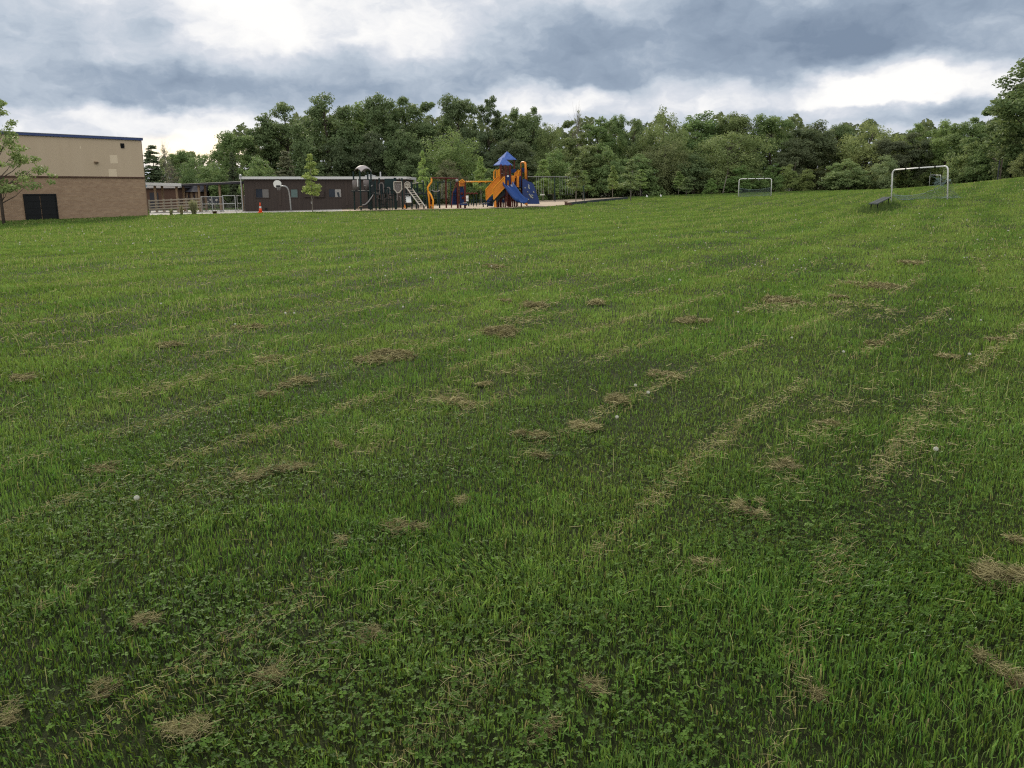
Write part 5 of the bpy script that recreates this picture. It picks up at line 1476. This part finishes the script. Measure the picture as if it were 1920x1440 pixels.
# ---------------------------------------------------------------- trees
def tree_meshes(kind, seed):
    r = np.random.default_rng(seed)
    spec = {   # H0, W0, crown base, clusters, leaves, cluster radius, leaf size, envelope
        'broad':   (14, 4.6, .16, 85, 21000, 1.0, .145, lambda t: np.sin(np.pi * np.clip(t, 0, 1) ** .75) ** .6),
        'tall':    (15, 3.6, .16, 75, 18000, .95, .145, lambda t: (np.sin(np.pi * np.clip(t, 0, 1) ** .62) ** .7) * (1 - .25 * t)),
        'soft':    (11, 5.0, .04, 120, 22000, .8, .11, lambda t: np.sqrt(np.clip(1 - (t * .98) ** 2.6, 0, 1)) * (.82 + .18 * np.sin(np.pi * t))),
        'airy':    (8, 3.0, .24, 100, 5200, .42, .09, lambda t: np.clip(1.05 - .85 * t, 0, 1) * (.55 + .6 * np.clip(t * 5, 0, .75))),
        'spruce':  (12, 2.6, .03, 260, 12000, .5, .17, lambda t: np.clip(1 - t, 0, 1) ** .85),
        'bare':    (11, 2.4, .2, 60, 900, .5, .1, lambda t: np.sin(np.pi * np.clip(t, 0, 1) ** .7) ** .6),
        'sapling': (5, .85, .3, 56, 3400, .28, .07, lambda t: np.sin(np.pi * np.clip(t, 0, 1) ** .5) ** .8 * (1 - .35 * t)),
        'bush':    (6, 2.6, .0, 60, 10000, .6, .105, lambda t: np.sqrt(np.clip(1 - t ** 2.2, 0, 1)) * (.85 + .15 * np.sin(np.pi * t))),
    }[kind]
    H, W, cb, nc, nl, cr, ls, env = spec
    rings = {   # lobes the limbs carry: (height, how many, distance from the trunk, lobe radius)
        'broad': ((11.2, 1, 0, 2.3), (9.6, 4, 2.0, 2.1), (7.2, 6, 2.7, 2.0), (4.8, 5, 2.5, 1.8), (3.2, 3, 1.6, 1.4)),
        'tall':  ((13.2, 1, .3, 1.5), (11.4, 3, 1.3, 1.7), (9.2, 3, 1.7, 1.8), (6.8, 4, 1.8, 1.7), (4.4, 4, 1.6, 1.5)),
        'soft':  ((8.4, 1, 0, 2.4), (7.0, 5, 2.2, 2.1), (4.8, 7, 3.0, 2.0), (2.4, 8, 3.2, 1.9), (1.2, 4, 1.5, 1.4)),
        'bush':  ((4.6, 1, .1, 1.3), (3.3, 4, 1.0, 1.3), (1.9, 5, 1.4, 1.25), (.9, 5, 1.3, 1.0)),
    }.get(kind)
    if rings:
        C = []; R_ = []; nper = nc // sum(q[1] for q in rings) + 5
        for h, n_, d_, rad in rings:
            a0 = r.uniform(0, 6.28)
            for k in range(n_):
                a = a0 + 2 * np.pi * k / n_ + r.normal(0, .25); dd = d_ * r.uniform(.65, 1.25); rr = rad * r.uniform(.7, 1.2)
                lc = np.array([dd * np.cos(a), dd * np.sin(a), h + r.normal(0, .5) * H / 14])
                dirs = r.normal(0, 1, (nper, 3)) + np.array([np.cos(a) * .5 * (d_ > 0), np.sin(a) * .5 * (d_ > 0), .35]); dirs /= np.linalg.norm(dirs, axis=1)[:, None]
                C.append(lc + dirs * rr * r.uniform(.35, 1.0, (nper, 1))); R_.append(rr * r.uniform(.28, .6, nper))
        C = np.concatenate(C); R_ = np.concatenate(R_); nc = len(C)
    else:
        t = r.beta(1.1, 1.0, nc) if kind != 'spruce' else r.beta(1, 1.35, nc)
        a = r.uniform(0, 2 * np.pi, nc)
        lob = 1 + .22 * np.sin(2 * a + seed) * np.sin(5 * t + seed) + .14 * np.sin(5 * a + 2 * seed + 4 * t)
        q = np.sqrt(r.uniform(.05 if kind == 'spruce' else .12, 1, nc)) * (env(t) * lob + (.12 if kind == 'spruce' else 0)) * (W - cr * .55)
        z = cb * H + t * (H * (1 - cb) - cr * .6) + cr * .1
        C = np.stack([q * np.cos(a), q * np.sin(a), z], -1)
        R_ = cr * r.uniform(.55, 1.35, nc) * (1 - .3 * t)
    pk = R_ ** 2 / (R_ ** 2).sum()
    ci = r.choice(nc, nl, p=pk)
    off = r.normal(0, 1, (nl, 3)); ln = np.linalg.norm(off, axis=1)[:, None]
    off = off / ln * np.clip(r.random((nl, 1)) ** .5 * 1.05, 0, 1)
    off[:, 2] *= .62
    if kind == 'soft': off[:, 2] = off[:, 2] * 1.3 - .25 * r.random(nl)
    if kind == 'spruce': off *= np.array([1.5, 1.5, .4]); off[:, 2] -= .25 * np.hypot(off[:, 0], off[:, 1])
    P = C[ci] + off * R_[ci][:, None]
    k_ = np.array([W / np.percentile(np.hypot(P[:, 0], P[:, 1]), 96)] * 2 + [H / np.percentile(P[:, 2], 99.7)])
    P *= k_; C = C * k_; P[:, 2] = np.maximum(P[:, 2], .15)
    outw = P - np.array([0, 0, H * (.3 + .3 * cb)]); outw /= np.linalg.norm(outw, axis=1)[:, None] + 1e-6
    nrm = r.normal(0, .75, (nl, 3)) + off * .7 + outw * .5 + np.array([0, 0, .45]); nrm /= np.linalg.norm(nrm, axis=1)[:, None]
    A = np.cross(nrm, r.normal(0, 1, (nl, 3))); A /= np.linalg.norm(A, axis=1)[:, None]; B = np.cross(nrm, A)
    s = ls * r.uniform(.6, 1.5, nl)[:, None]
    V = np.stack([P - A * s, P + B * s * .6 - nrm * s * .15, P + A * s, P - B * s * .6 - nrm * s * .15], 1)
    i = np.arange(nl)[:, None] * 4
    cl_t = r.normal(.45, .16, nc)                         # some clumps have younger, paler leaves
    tint = np.clip(cl_t[ci] + r.normal(0, .13, nl), 0, 1)
    crown = np_mesh('crown', V.reshape(-1, 3), [i + np.array([[0, 1, 2, 3]])], 'leaf', {'tint': np.repeat(tint, 4)})
    tr = MB(); rb = {'broad': .26, 'tall': .24, 'soft': .24, 'airy': .13, 'spruce': .17, 'bare': .15, 'sapling': .05, 'bush': .07}[kind]
    bend = r.normal(0, .02, (6, 2)) * H
    tz = np.linspace(0, .86 if kind != 'bush' else .6, 6) * H
    T = [(bend[k, 0] * k / 5, bend[k, 1] * k / 5, tz[k] - (.3 if k == 0 else 0)) for k in range(6)]
    tr.tube(T, [rb * (1.15 - .95 * k / 5) for k in range(6)], 8)
    for c in sorted(range(nc), key=lambda k: -R_[k])[:26 if kind != 'bare' else 55]:
        zz = max(cb * H * .7, min(C[c][2] - .12 * H * r.uniform(.4, 1.4) - .25 * np.hypot(C[c][0], C[c][1]), .8 * H)); zz = max(zz, .05 * H)
        k = min(4, int(zz / tz[-1] * 5)); f = min(1, zz / tz[-1] * 5 - k)
        p0 = [T[k][j] * (1 - f) + T[k + 1][j] * f for j in range(2)] + [zz]
        m_ = [p0[j] * .45 + C[c][j] * .55 + (0, 0, -.15)[j] for j in range(3)]
        tr.tube([p0, m_, C[c]], [rb * .34, rb * .2, rb * .07], 5, False)
        if kind == 'bare':
            for _ in range(5):
                e = C[c] + r.normal(0, .7, 3) + np.array([0, 0, .5]); tr.tube([m_, (np.array(m_) + e) / 2, e], [rb * .14, rb * .1, rb * .05], 3, False)
    trunk = tr.mesh('trunk', 'bark' if kind not in ('sapling', 'bare') else 'bark_pale', True)
    return H, W, trunk, crown
LIB = {k: [tree_meshes(k, 10 * i + 3 + s) for s in range({'broad': 4, 'tall': 4, 'soft': 3, 'bush': 3, 'sapling': 3}.get(k, 2))] for i, k in enumerate(('broad', 'tall', 'soft', 'airy', 'spruce', 'bare', 'sapling', 'bush'))}
NAME = dict(broad='broadleaf_tree', tall='tall_tree', soft='willow_tree', airy='young_tree', spruce='spruce_tree', bare='bare_tree', sapling='sapling', bush='bushy_tree')
cnt = {}
def tree(px, ytop, hw, Y, kind, col, label, group=None, tint_jit=.08, ybase=None):
    k = cnt[kind] = cnt.get(kind, -1) + 1
    H0, W0, tm, cm = LIB[kind][k % len(LIB[kind])]
    x = at(px, 380, Y)[0]; z = ground(x, Y)
    H = at(px, ytop, Y)[2] - z; W = hw * Y / FPX * (1.16 if kind in ('broad', 'tall', 'soft', 'bush') else 1.0)
    o = thing(NAME[kind], (x, Y, z), label, 'tree' if kind != 'bush' else 'bush', group, random.uniform(0, 6.28))
    sx = W / W0; sz = H / H0
    t = link('trunk', tm, o); c = link('crown', cm, o)
    for q in (t, c): q.scale = (sx, sx, sz)
    if kind in ('sapling', 'airy'): t.scale = (sx * .8, sx * .8, sz)
    col = [v * .62 + m_ * .38 for v, m_ in zip(col, (.078, .105, .043))]
    j = 1 + random.uniform(-tint_jit, tint_jit)
    c.color = (col[0] * j * GAIN, col[1] * j * GAIN, col[2] * j * GAIN, 1)
    return o
DK, MD, OL, LT, BR, SPR = (.062, .088, .042), (.08, .12, .045), (.092, .115, .045), (.105, .15, .05), (.085, .075, .05), (.036, .05, .036)
GAIN = 2.7
SAP = (.14, .2, .055)
WG = 'trees of the wood behind the school field'
TREES = [
 # left, over the walkway
 (292, 274, 30, 120, 'spruce', SPR, 'dark pointed spruce right beside the gym corner'),
 (316, 272, 15, 126, 'bare', (.2, .19, .12), 'pale nearly bare tree next to the dark spruce by the gym'),
 (345, 283, 26, 132, 'broad', MD, 'rounded green tree between the bare tree and the dome-shaped tree'),
 (327, 312, 20, 119, 'bare', (.09, .06, .05), 'low reddish brown twiggy tree over the far house roof'),
 (375, 293, 34, 114, 'soft', (.05, .085, .035), 'dark dome-shaped tree above the walkway'),
 (403, 306, 30, 110, 'bush', MD, 'lighter bushy tree in front of the dome-shaped tree'),
 (447, 250, 38, 122, 'broad', MD, 'lower left end tree of the tall wood, beside the gap of open sky'),
 (441, 286, 14, 108, 'spruce', (.022, .026, .024), 'nearly black spruce standing at the left end of the portable roof'),
 # tall group behind portable
 (503, 222, 32, 125, 'tall', DK, 'slim tree stepping up between the end tree and the broad high crown'),
 (545, 196, 46, 127, 'broad', DK, 'high tree on the left shoulder of the tallest crown'),
 (618, 179, 56, 124, 'broad', DK, 'tallest broad crown of the wood, directly behind the portable'),
 (672, 196, 30, 132, 'tall', LT, 'paler narrow tree showing between the tallest crown and its right neighbour'),
 (716, 181, 42, 126, 'broad', DK, 'high dark crown behind the grey play canopy'),
 (765, 184, 34, 129, 'tall', DK, 'tall narrow tree just right of the crown behind the grey canopy'),
 (812, 194, 34, 125, 'tall', DK, 'tall dark tree above the sapling at the ladder'),
 (862, 182, 38, 128, 'broad', (.055, .075, .042), 'loose high crown left of the play tower with sky showing through'),
 (917, 184, 28, 124, 'tall', (.05, .068, .042), 'slender spiky-topped tree left above the blue roofs'),
 (962, 205, 28, 128, 'tall', DK, 'dark tree right above the blue play roofs'),
 (998, 203, 24, 125, 'tall', DK, 'last tall dark tree before the wood drops lower, right of the blue roofs'),
 # mid height in front of the tall group
 (492, 296, 30, 106, 'bush', MD, 'spreading green tree just over the left part of the portable roof'),
 (540, 284, 28, 109, 'spruce', (.07, .06, .048), 'brownish pink tinged spruce over the portable roof'),
 (575, 258, 36, 116, 'bush', DK, 'dark bushy tree behind the sapling at the portable'),
 (640, 262, 40, 118, 'bush', (.034, .045, .03), 'darkest bushy tree over the right half of the portable'),
 (700, 250, 36, 117, 'broad', (.04, .05, .035), 'lower dark tree right behind the grey play canopy'),
 (765, 248, 40, 114, 'broad', DK, 'middle height tree behind the beige ladder'),
 (850, 246, 50, 108, 'soft', (.075, .11, .035), 'rounded bright green tree between the ladder and the play tower'),
 (845, 302, 26, 101, 'bush', BR, 'low brownish bushy tree in front of the rounded bright green tree'),
 (795, 318, 26, 103, 'bush', MD, 'low bush behind the sapling at the beige ladder'),
 (905, 312, 30, 104, 'bush', MD, 'low bush left of the stairs of the play tower'),
 (965, 262, 40, 112, 'broad', (.05, .06, .038), 'dark tree directly behind the blue roofs of the tower'),
 # olive group right of tower
 (1028, 236, 32, 122, 'soft', OL, 'olive tree at the step where the wood drops lower'),
 (1070, 228, 28, 124, 'tall', OL, 'olive tree with thin twigs sticking out on top'),
 (1081, 207, 16, 128, 'bare', (.12, .12, .08), 'bare twig crown poking above the wood, right of the tower'),
 (1118, 222, 28, 126, 'tall', MD, 'green tree just right of the bare twig crown'),
 (1148, 218, 22, 128, 'broad', MD, 'small green crown second right of the bare twigs'),
 (1183, 226, 30, 130, 'broad', DK, 'dark green crown left of the big soft olive tree'),
 (1238, 209, 52, 124, 'soft', OL, 'big soft olive willow, highest crown right of the tower'),
 (1302, 213, 50, 134, 'broad', (.06, .1, .035), 'wide deep green crown right behind the big soft olive willow'),
 (1372, 214, 40, 132, 'broad', OL, 'yellowish crown left of the rounded dark green one above the alone goal'),
 (1440, 217, 38, 130, 'broad', MD, 'rounded green crown directly above the goal that stands alone'),
 (1100, 275, 38, 115, 'broad', OL, 'olive tree behind the swing bar'),
 (1040, 282, 30, 110, 'bush', (.085, .13, .045), 'green bush-like tree right of the climbing wall'),
 (1140, 278, 34, 113, 'bush', MD, 'green bush-like tree behind the end of the swing bar'),
 (1195, 290, 34, 115, 'bush', MD, 'bushy tree behind the slim sapling on the far lawn'),
 (1245, 262, 44, 118, 'soft', (.1, .105, .05), 'dull olive rounded tree under the big soft willow'),
 (1362, 250, 66, 120, 'soft', OL, 'large low dome-shaped olive willow left of the alone goal'),
 (1300, 290, 30, 116, 'bush', DK, 'dark bush in the gap left of the dome-shaped olive willow'),
 (1390, 312, 30, 114, 'bush', (.07, .12, .035), 'bright green bush at the wood edge behind the left leaning pole'),
 (1332, 335, 11, 110, 'bush', (.09, .15, .04), 'small bright narrow bush left of the left leaning pole'),
 (1512, 230, 48, 128, 'broad', (.06, .07, .045), 'dark greyish rounded tree right of the right leaning pole'),
 (1562, 234, 30, 132, 'broad', DK, 'dark crown between the greyish tree and the light willow'),
 (1480, 262, 34, 124, 'bush', (.055, .06, .04), 'dark low tree behind the right leaning pole'),
 (1445, 308, 19, 113, 'bush', (.08, .13, .04), 'green bush just right of the alone goal'),
 (1475, 309, 18, 113.5, 'bush', (.12, .15, .05), 'yellowish bush cut by the right leaning pole'),
 (1507, 318, 17, 114, 'bush', (.12, .14, .045), 'yellow green bush right of the right leaning pole'),
 (1620, 232, 60, 126, 'soft', (.15, .17, .065), 'large light green willow left of the nearest goal'),
 (1655, 262, 32, 122, 'broad', (.055, .055, .045), 'dark brownish tree between the light willow and the nearest goal'),
 (1703, 250, 30, 124, 'broad', (.05, .055, .04), 'dark tree directly above the nearest goal'),
 (1588, 300, 36, 110, 'bush', (.11, .145, .06), 'wide grey green bush left of the players bench'),
 (1562, 306, 18, 112, 'bush', (.09, .13, .05), 'narrow bush left of the wide grey green bush'),
 (1652, 292, 22, 108, 'bush', (.12, .15, .075), 'pale pointed bush directly left of the nearest goal'),
 (1700, 308, 20, 124, 'bush', (.09, .13, .045), 'bush seen through the left half of the nearest goal'),
 (1731, 320, 17, 127, 'bush', (.08, .11, .045), 'low bush between the two bushes seen through the nearest goal'),
 (1756, 303, 18, 126, 'bush', (.09, .125, .05), 'bush seen through the right half of the nearest goal'),
 # rising right edge
 (1712, 234, 28, 132, 'tall', LT, 'pale narrow crown above the left post of the nearest goal'),
 (1762, 227, 36, 122, 'broad', LT, 'light green crown above the right post of the nearest goal'),
 (1806, 222, 32, 116, 'tall', MD, 'green tree left of the pair of dark posts'),
 (1848, 204, 38, 110, 'tall', MD, 'green tree above the pair of dark posts'),
 (1800, 262, 34, 106, 'bush', (.1, .13, .05), 'bushy tree behind the crest, left of the dark posts'),
 (1835, 272, 30, 103, 'bush', MD, 'bushy tree directly left of the pair of dark posts'),
 (1890, 158, 54, 104, 'tall', DK, 'tall dark tree stepping up to the right edge'),
 (1888, 245, 34, 99, 'bush', (.06, .075, .035), 'dark bushy tree right of the pair of dark posts'),
 (1950, 88, 96, 96, 'broad', (.05, .075, .03), 'tallest near tree, cut off by the right edge'),
 (1925, 255, 30, 93, 'bush', (.09, .1, .04), 'olive bush at the right edge on the crest'),
 # young trees and saplings
 (585, 290, 17, 80, 'sapling', (.16, .2, .05), 'slim staked-looking sapling in front of the brown portable'),
 (794, 284, 10, 82, 'sapling', SAP, 'narrow upright sapling with a pale trunk by the beige ladder'),
 (902, 294, 15, 96, 'sapling', SAP, 'pointed sapling left of the orange stairs'),
 (842, 336, 9, 100, 'sapling', SAP, 'small sapling seen through the maroon overhead bars'),
 (1018, 300, 17, 103, 'sapling', (.12, .17, .05), 'sapling right beside the blue climbing wall'),
 (1080, 296, 20, 84, 'sapling', (.11, .14, .055), 'sapling with a forked thin trunk by the timber edging'),
 (1094, 320, 16, 104, 'sapling', (.1, .15, .045), 'second thinner sapling behind the one at the timber edging'),
 (1037, 342, 10, 105, 'sapling', (.12, .17, .05), 'short sapling under the swing bar'),
 (1148, 311, 12, 101, 'sapling', (.13, .17, .05), 'small sapling at the far right end of the timber edging'),
 (1182, 300, 20, 88, 'sapling', (.1, .13, .055), 'thin sparse sapling standing alone on open grass right of the timber edging'),
 (1200, 318, 14, 106, 'sapling', (.11, .16, .045), 'sapling close behind the lone sparse sapling'),
 (1271, 322, 14, 108, 'sapling', (.12, .17, .05), 'leafy sapling at the far lawn edge, left of a thin trunk'),
 (1286, 333, 14, 105, 'sapling', (.08, .11, .045), 'dull thin-trunked sapling at the far lawn edge'),
 (2, 188, 80, 60, 'airy', (.13, .17, .06), 'young spreading tree with layered branches in front of the brick gym'),
]
for tr in TREES:
    tree(*tr, group='saplings planted around the playground' if tr[4] == 'sapling' else (WG if tr[4] != 'airy' else None))

# the wood behind and under the single trees reads as one mass
def build_wood():
    sky = [(270, 330), (400, 318), (430, 285), (500, 262), (560, 240), (660, 240), (760, 238), (900, 240), (1000, 255), (1100, 262), (1240, 252), (1400, 255), (1600, 262), (1700, 268), (1800, 262), (1860, 245), (1960, 190), (2080, 170)]
    sx, sy = zip(*sky)
    n = 52000
    px = rng.uniform(284, 2080, n); Y = np.interp(px, [280, 420, 1000, 1500, 1750, 1900, 2080], [136, 140, 142, 146, 142, 122, 112]) + rng.uniform(0, 14, n)
    dx, dy = (px - 960) / FPX, CP + (720 - 375) / FPX * SP
    X = dx / dy * Y; Z0 = ground_np(X, Y)
    top = np.interp(px, sx, sy) - 20 + 14 * np.sin(px * .05) + 9 * np.sin(px * .13 + 1)
    v = -(top - 720) / FPX; zt = EYE + (-SP + v * CP) / (CP + v * SP) * Y
    t = rng.random(n) ** .8
    P = np.stack([X, Y, Z0 + (zt - Z0) * t], -1)
    P += (value_noise(px * .12, P[:, 2], 1.3, 21)[:, None] - .5) * np.array([1.5, 3.0, 1.2])
    V, F = leaf_blob(n, lambda g, m: P, .42, 77)
    o = link('woods', np_mesh('woods', V, [F], 'leaf', {'tint': np.repeat(np.clip(value_noise(px * .3, P[:, 2] * 3, 3, 22) * .8 + rng.normal(0, .12, n), 0, 1), 4)}))
    o.color = (.13, .165, .085, 1); o['kind'] = 'stuff'; tag(o, 'dark dense wood filling in behind the front trees', 'woods')
    # undergrowth at the wood edge
    n = 42000
    px = rng.uniform(380, 2080, n); Y = np.interp(px, [380, 460, 1000, 1280, 1500, 1760, 1800, 1900, 2080], [112, 112, 113, 117, 129, 129, 112, 101, 96]) + rng.uniform(0, 5, n)
    X = dx2 = (px - 960) / FPX / dy * Y; Z0 = ground_np(X, Y)
    h = 1.3 + 2.6 * value_noise(px, px * 0, 18, 31) + 1.2 * value_noise(px, px * 0, 5, 32)
    P = np.stack([X, Y, Z0 - .2 + h * rng.random(n)], -1)
    V, F = leaf_blob(n, lambda g, m: P, .2, 78)
    o = link('undergrowth', np_mesh('undergrowth', V, [F], 'leaf', {'tint': np.repeat(np.clip(value_noise(px, P[:, 2] * 10, 9, 33) + rng.normal(0, .12, n), 0, 1), 4)}))
    o.color = (.12, .145, .07, 1); o['kind'] = 'stuff'; tag(o, 'low dark undergrowth along the foot of the wood', 'undergrowth')
build_wood()

# ---------------------------------------------------------------- sky, clouds, sun
SUN_AZ, SUN_EL = -18.0, 24.0      # degrees: azimuth right of the view direction, elevation
def build_world():
    w = bpy.data.worlds.new('World'); scene.world = w; w.use_nodes = True
    t = NT(w.node_tree)
    d = t.n('ShaderNodeTexCoord').outputs['Generated']
    s = t.n('ShaderNodeSeparateXYZ', ins={0: d})
    az = t.m('MULTIPLY', t.m('ARCTAN2', s.outputs[0], s.outputs[1]), 180 / math.pi)
    el = t.m('MULTIPLY', t.m('ARCSINE', s.outputs[2]), 180 / math.pi)
    p = t.n('ShaderNodeCombineXYZ', ins={0: az, 1: el, 2: 0.0}).outputs[0]
    # clouds drift in long banks near the horizon: stretch the noise sideways
    st = t.v('MULTIPLY', p, (.062, .15, 1))
    wn = t.noise(st, 1.6, 5, .55)
    warp = t.v('MULTIPLY', t.v('SUBTRACT', wn.outputs['Color'], (.5, .5, .5)), (5.0, 2.0, 0))
    wn2 = t.noise(t.v('MULTIPLY', p, (.26, .42, 1)), 1.4, 8, .55)
    warp2 = t.v('MULTIPLY', t.v('SUBTRACT', wn2.outputs['Color'], (.5, .5, .5)), (3.2, 2.1, 0))
    q = t.v('ADD', t.v('ADD', p, warp), warp2)
    def A(px, py):
        dx, dy, dz = ray(px, py); n = math.sqrt(dx * dx + dy * dy + dz * dz)
        return math.degrees(math.atan2(dx, dy)), math.degrees(math.asin(dz / n))
    val = None
    B = [  # px, py, half width px, half height px, amount
        (120, 120, 520, 95, -.14), (330, 172, 420, 30, -.26), (60, 20, 300, 60, -.02), (640, 148, 330, 40, -.22),
        (455, 45, 130, 70, .42), (640, 30, 260, 60, .22), (780, 80, 140, 50, .12),
        (1010, 110, 170, 75, -.28), (1330, 85, 300, 85, -.42), (1480, 105, 170, 45, -.22), (1800, 50, 240, 65, -.44), (1560, 20, 400, 50, -.14),
        (170, 230, 420, 22, .22), (420, 228, 220, 22, .2), (350, 280, 120, 26, .08),
        (1240, 190, 170, 34, .22), (1020, 185, 120, 26, .42), (1670, 145, 110, 40, .52), (1880, 150, 110, 36, .30), (1740, 208, 260, 16, -.34), (1480, 170, 120, 36, .20), (1620, 190, 90, 30, .3),
        (1100, 20, 90, 50, .05)]
    for px, py, hw, hh, amt in B:
        a, e = A(px, py); k = 1 / 28.0
        ln = t.v('LENGTH', t.v('MULTIPLY', t.v('SUBTRACT', q, (a, e, 0)), (1 / (hw * k * 1.25), 1 / (hh * k * 1.25), 0)))
        g = t.mapr(ln, .5, 1.12, amt, 0.0, True)
        val = g if val is None else t.m('ADD', val, g)
    fb = t.noise(t.v('MULTIPLY', t.v('ADD', p, warp2), (.12, .2, 1)), 1.5, 10, .6).outputs[0]
    fb2 = t.noise(t.v('MULTIPLY', q, (.4, .75, 1)), 1.2, 5, .6).outputs[0]
    v = t.m('ADD', t.m('ADD', t.m('MULTIPLY', val, .9), .565), t.m('ADD', t.m('MULTIPLY', t.m('SUBTRACT', fb, .5), 1.15), t.m('MULTIPLY', t.m('SUBTRACT', fb2, .5), .3)))
    bl = t.noise(t.v('MULTIPLY', t.v('ADD', p, warp2), (.16, .27, 1)), 1.3, 4, .5).outputs[0]
    v = t.m('ADD', v, t.m('MULTIPLY', t.m('SUBTRACT', t.m('ABSOLUTE', t.m('SUBTRACT', bl, .5)), .09), -.8))
    # higher overhead the cloud layer is thin and bright, most of all round the hidden sun
    v = t.m('ADD', v, t.mapr(el, 14, 50, 0, .22, True))
    col = t.ramp(t.mapr(v, -.3, 1.06, 0, 1), [(0.0, (.21, .275, .375)), (.3, (.325, .40, .505)), (.52, (.51, .58, .67)), (.72, (.70, .735, .80)), (.86, (.9, .905, .92)), (1.0, (1.02, 1.01, .99))])
    az_s, el_s = R(SUN_AZ), R(SUN_EL)
    sd = (math.sin(az_s) * math.cos(el_s), math.cos(az_s) * math.cos(el_s), math.sin(el_s))
    glow = t.mapr(t.v('DOT_PRODUCT', d, sd), .97, 1.0, 0, 1.0, True)
    col = t.mix(glow, col, (2.6, 2.45, 2.2))
    col = t.mix(t.mapr(el, 16, 60, 0, .75, True), col, (.52, .56, .64))
    back = t.m('MULTIPLY', t.mapr(s.outputs[1], .1, -.6, 0, .85, True), t.mapr(el, 2, 18, .3, 1, True))
    col = t.mix(back, col, (1.5, 1.48, 1.42))
    sky = t.n('ShaderNodeTexSky', sky_type='NISHITA', sun_disc=False, sun_elevation=R(SUN_EL), sun_rotation=R(SUN_AZ), altitude=250, air_density=1.0, dust_density=1.2)
    bs = t.n('ShaderNodeBackground', ins={0: sky, 1: .09})
    bc = t.n('ShaderNodeBackground', ins={0: col, 1: 1.0})
    a, e = A(380, 285)
    gap = t.mapr(t.v('LENGTH', t.v('MULTIPLY', t.v('SUBTRACT', q, (a, e, 0)), (1 / 5.5, 1 / 1.3, 0))), .2, 1.1, .4, 0.0, True)
    cover = t.m('SUBTRACT', 1.0, gap)
    t.n('ShaderNodeOutputWorld', ins={0: t.n('ShaderNodeMixShader', ins={0: cover, 1: bs, 2: bc})})
    w.cycles.sampling_method = 'MANUAL'; w.cycles.sample_map_resolution = 512
    ld = bpy.data.lights.new('sun', 'SUN'); ld.energy = 3.6; ld.angle = R(7); ld.color = (1, .9, .74)
    l = bpy.data.objects.new('sun', ld); COL.objects.link(l)
    l.rotation_euler = (R(90 - SUN_EL), 0, R(180 - SUN_AZ)); l.location = (-20, 60, 60)
build_world()
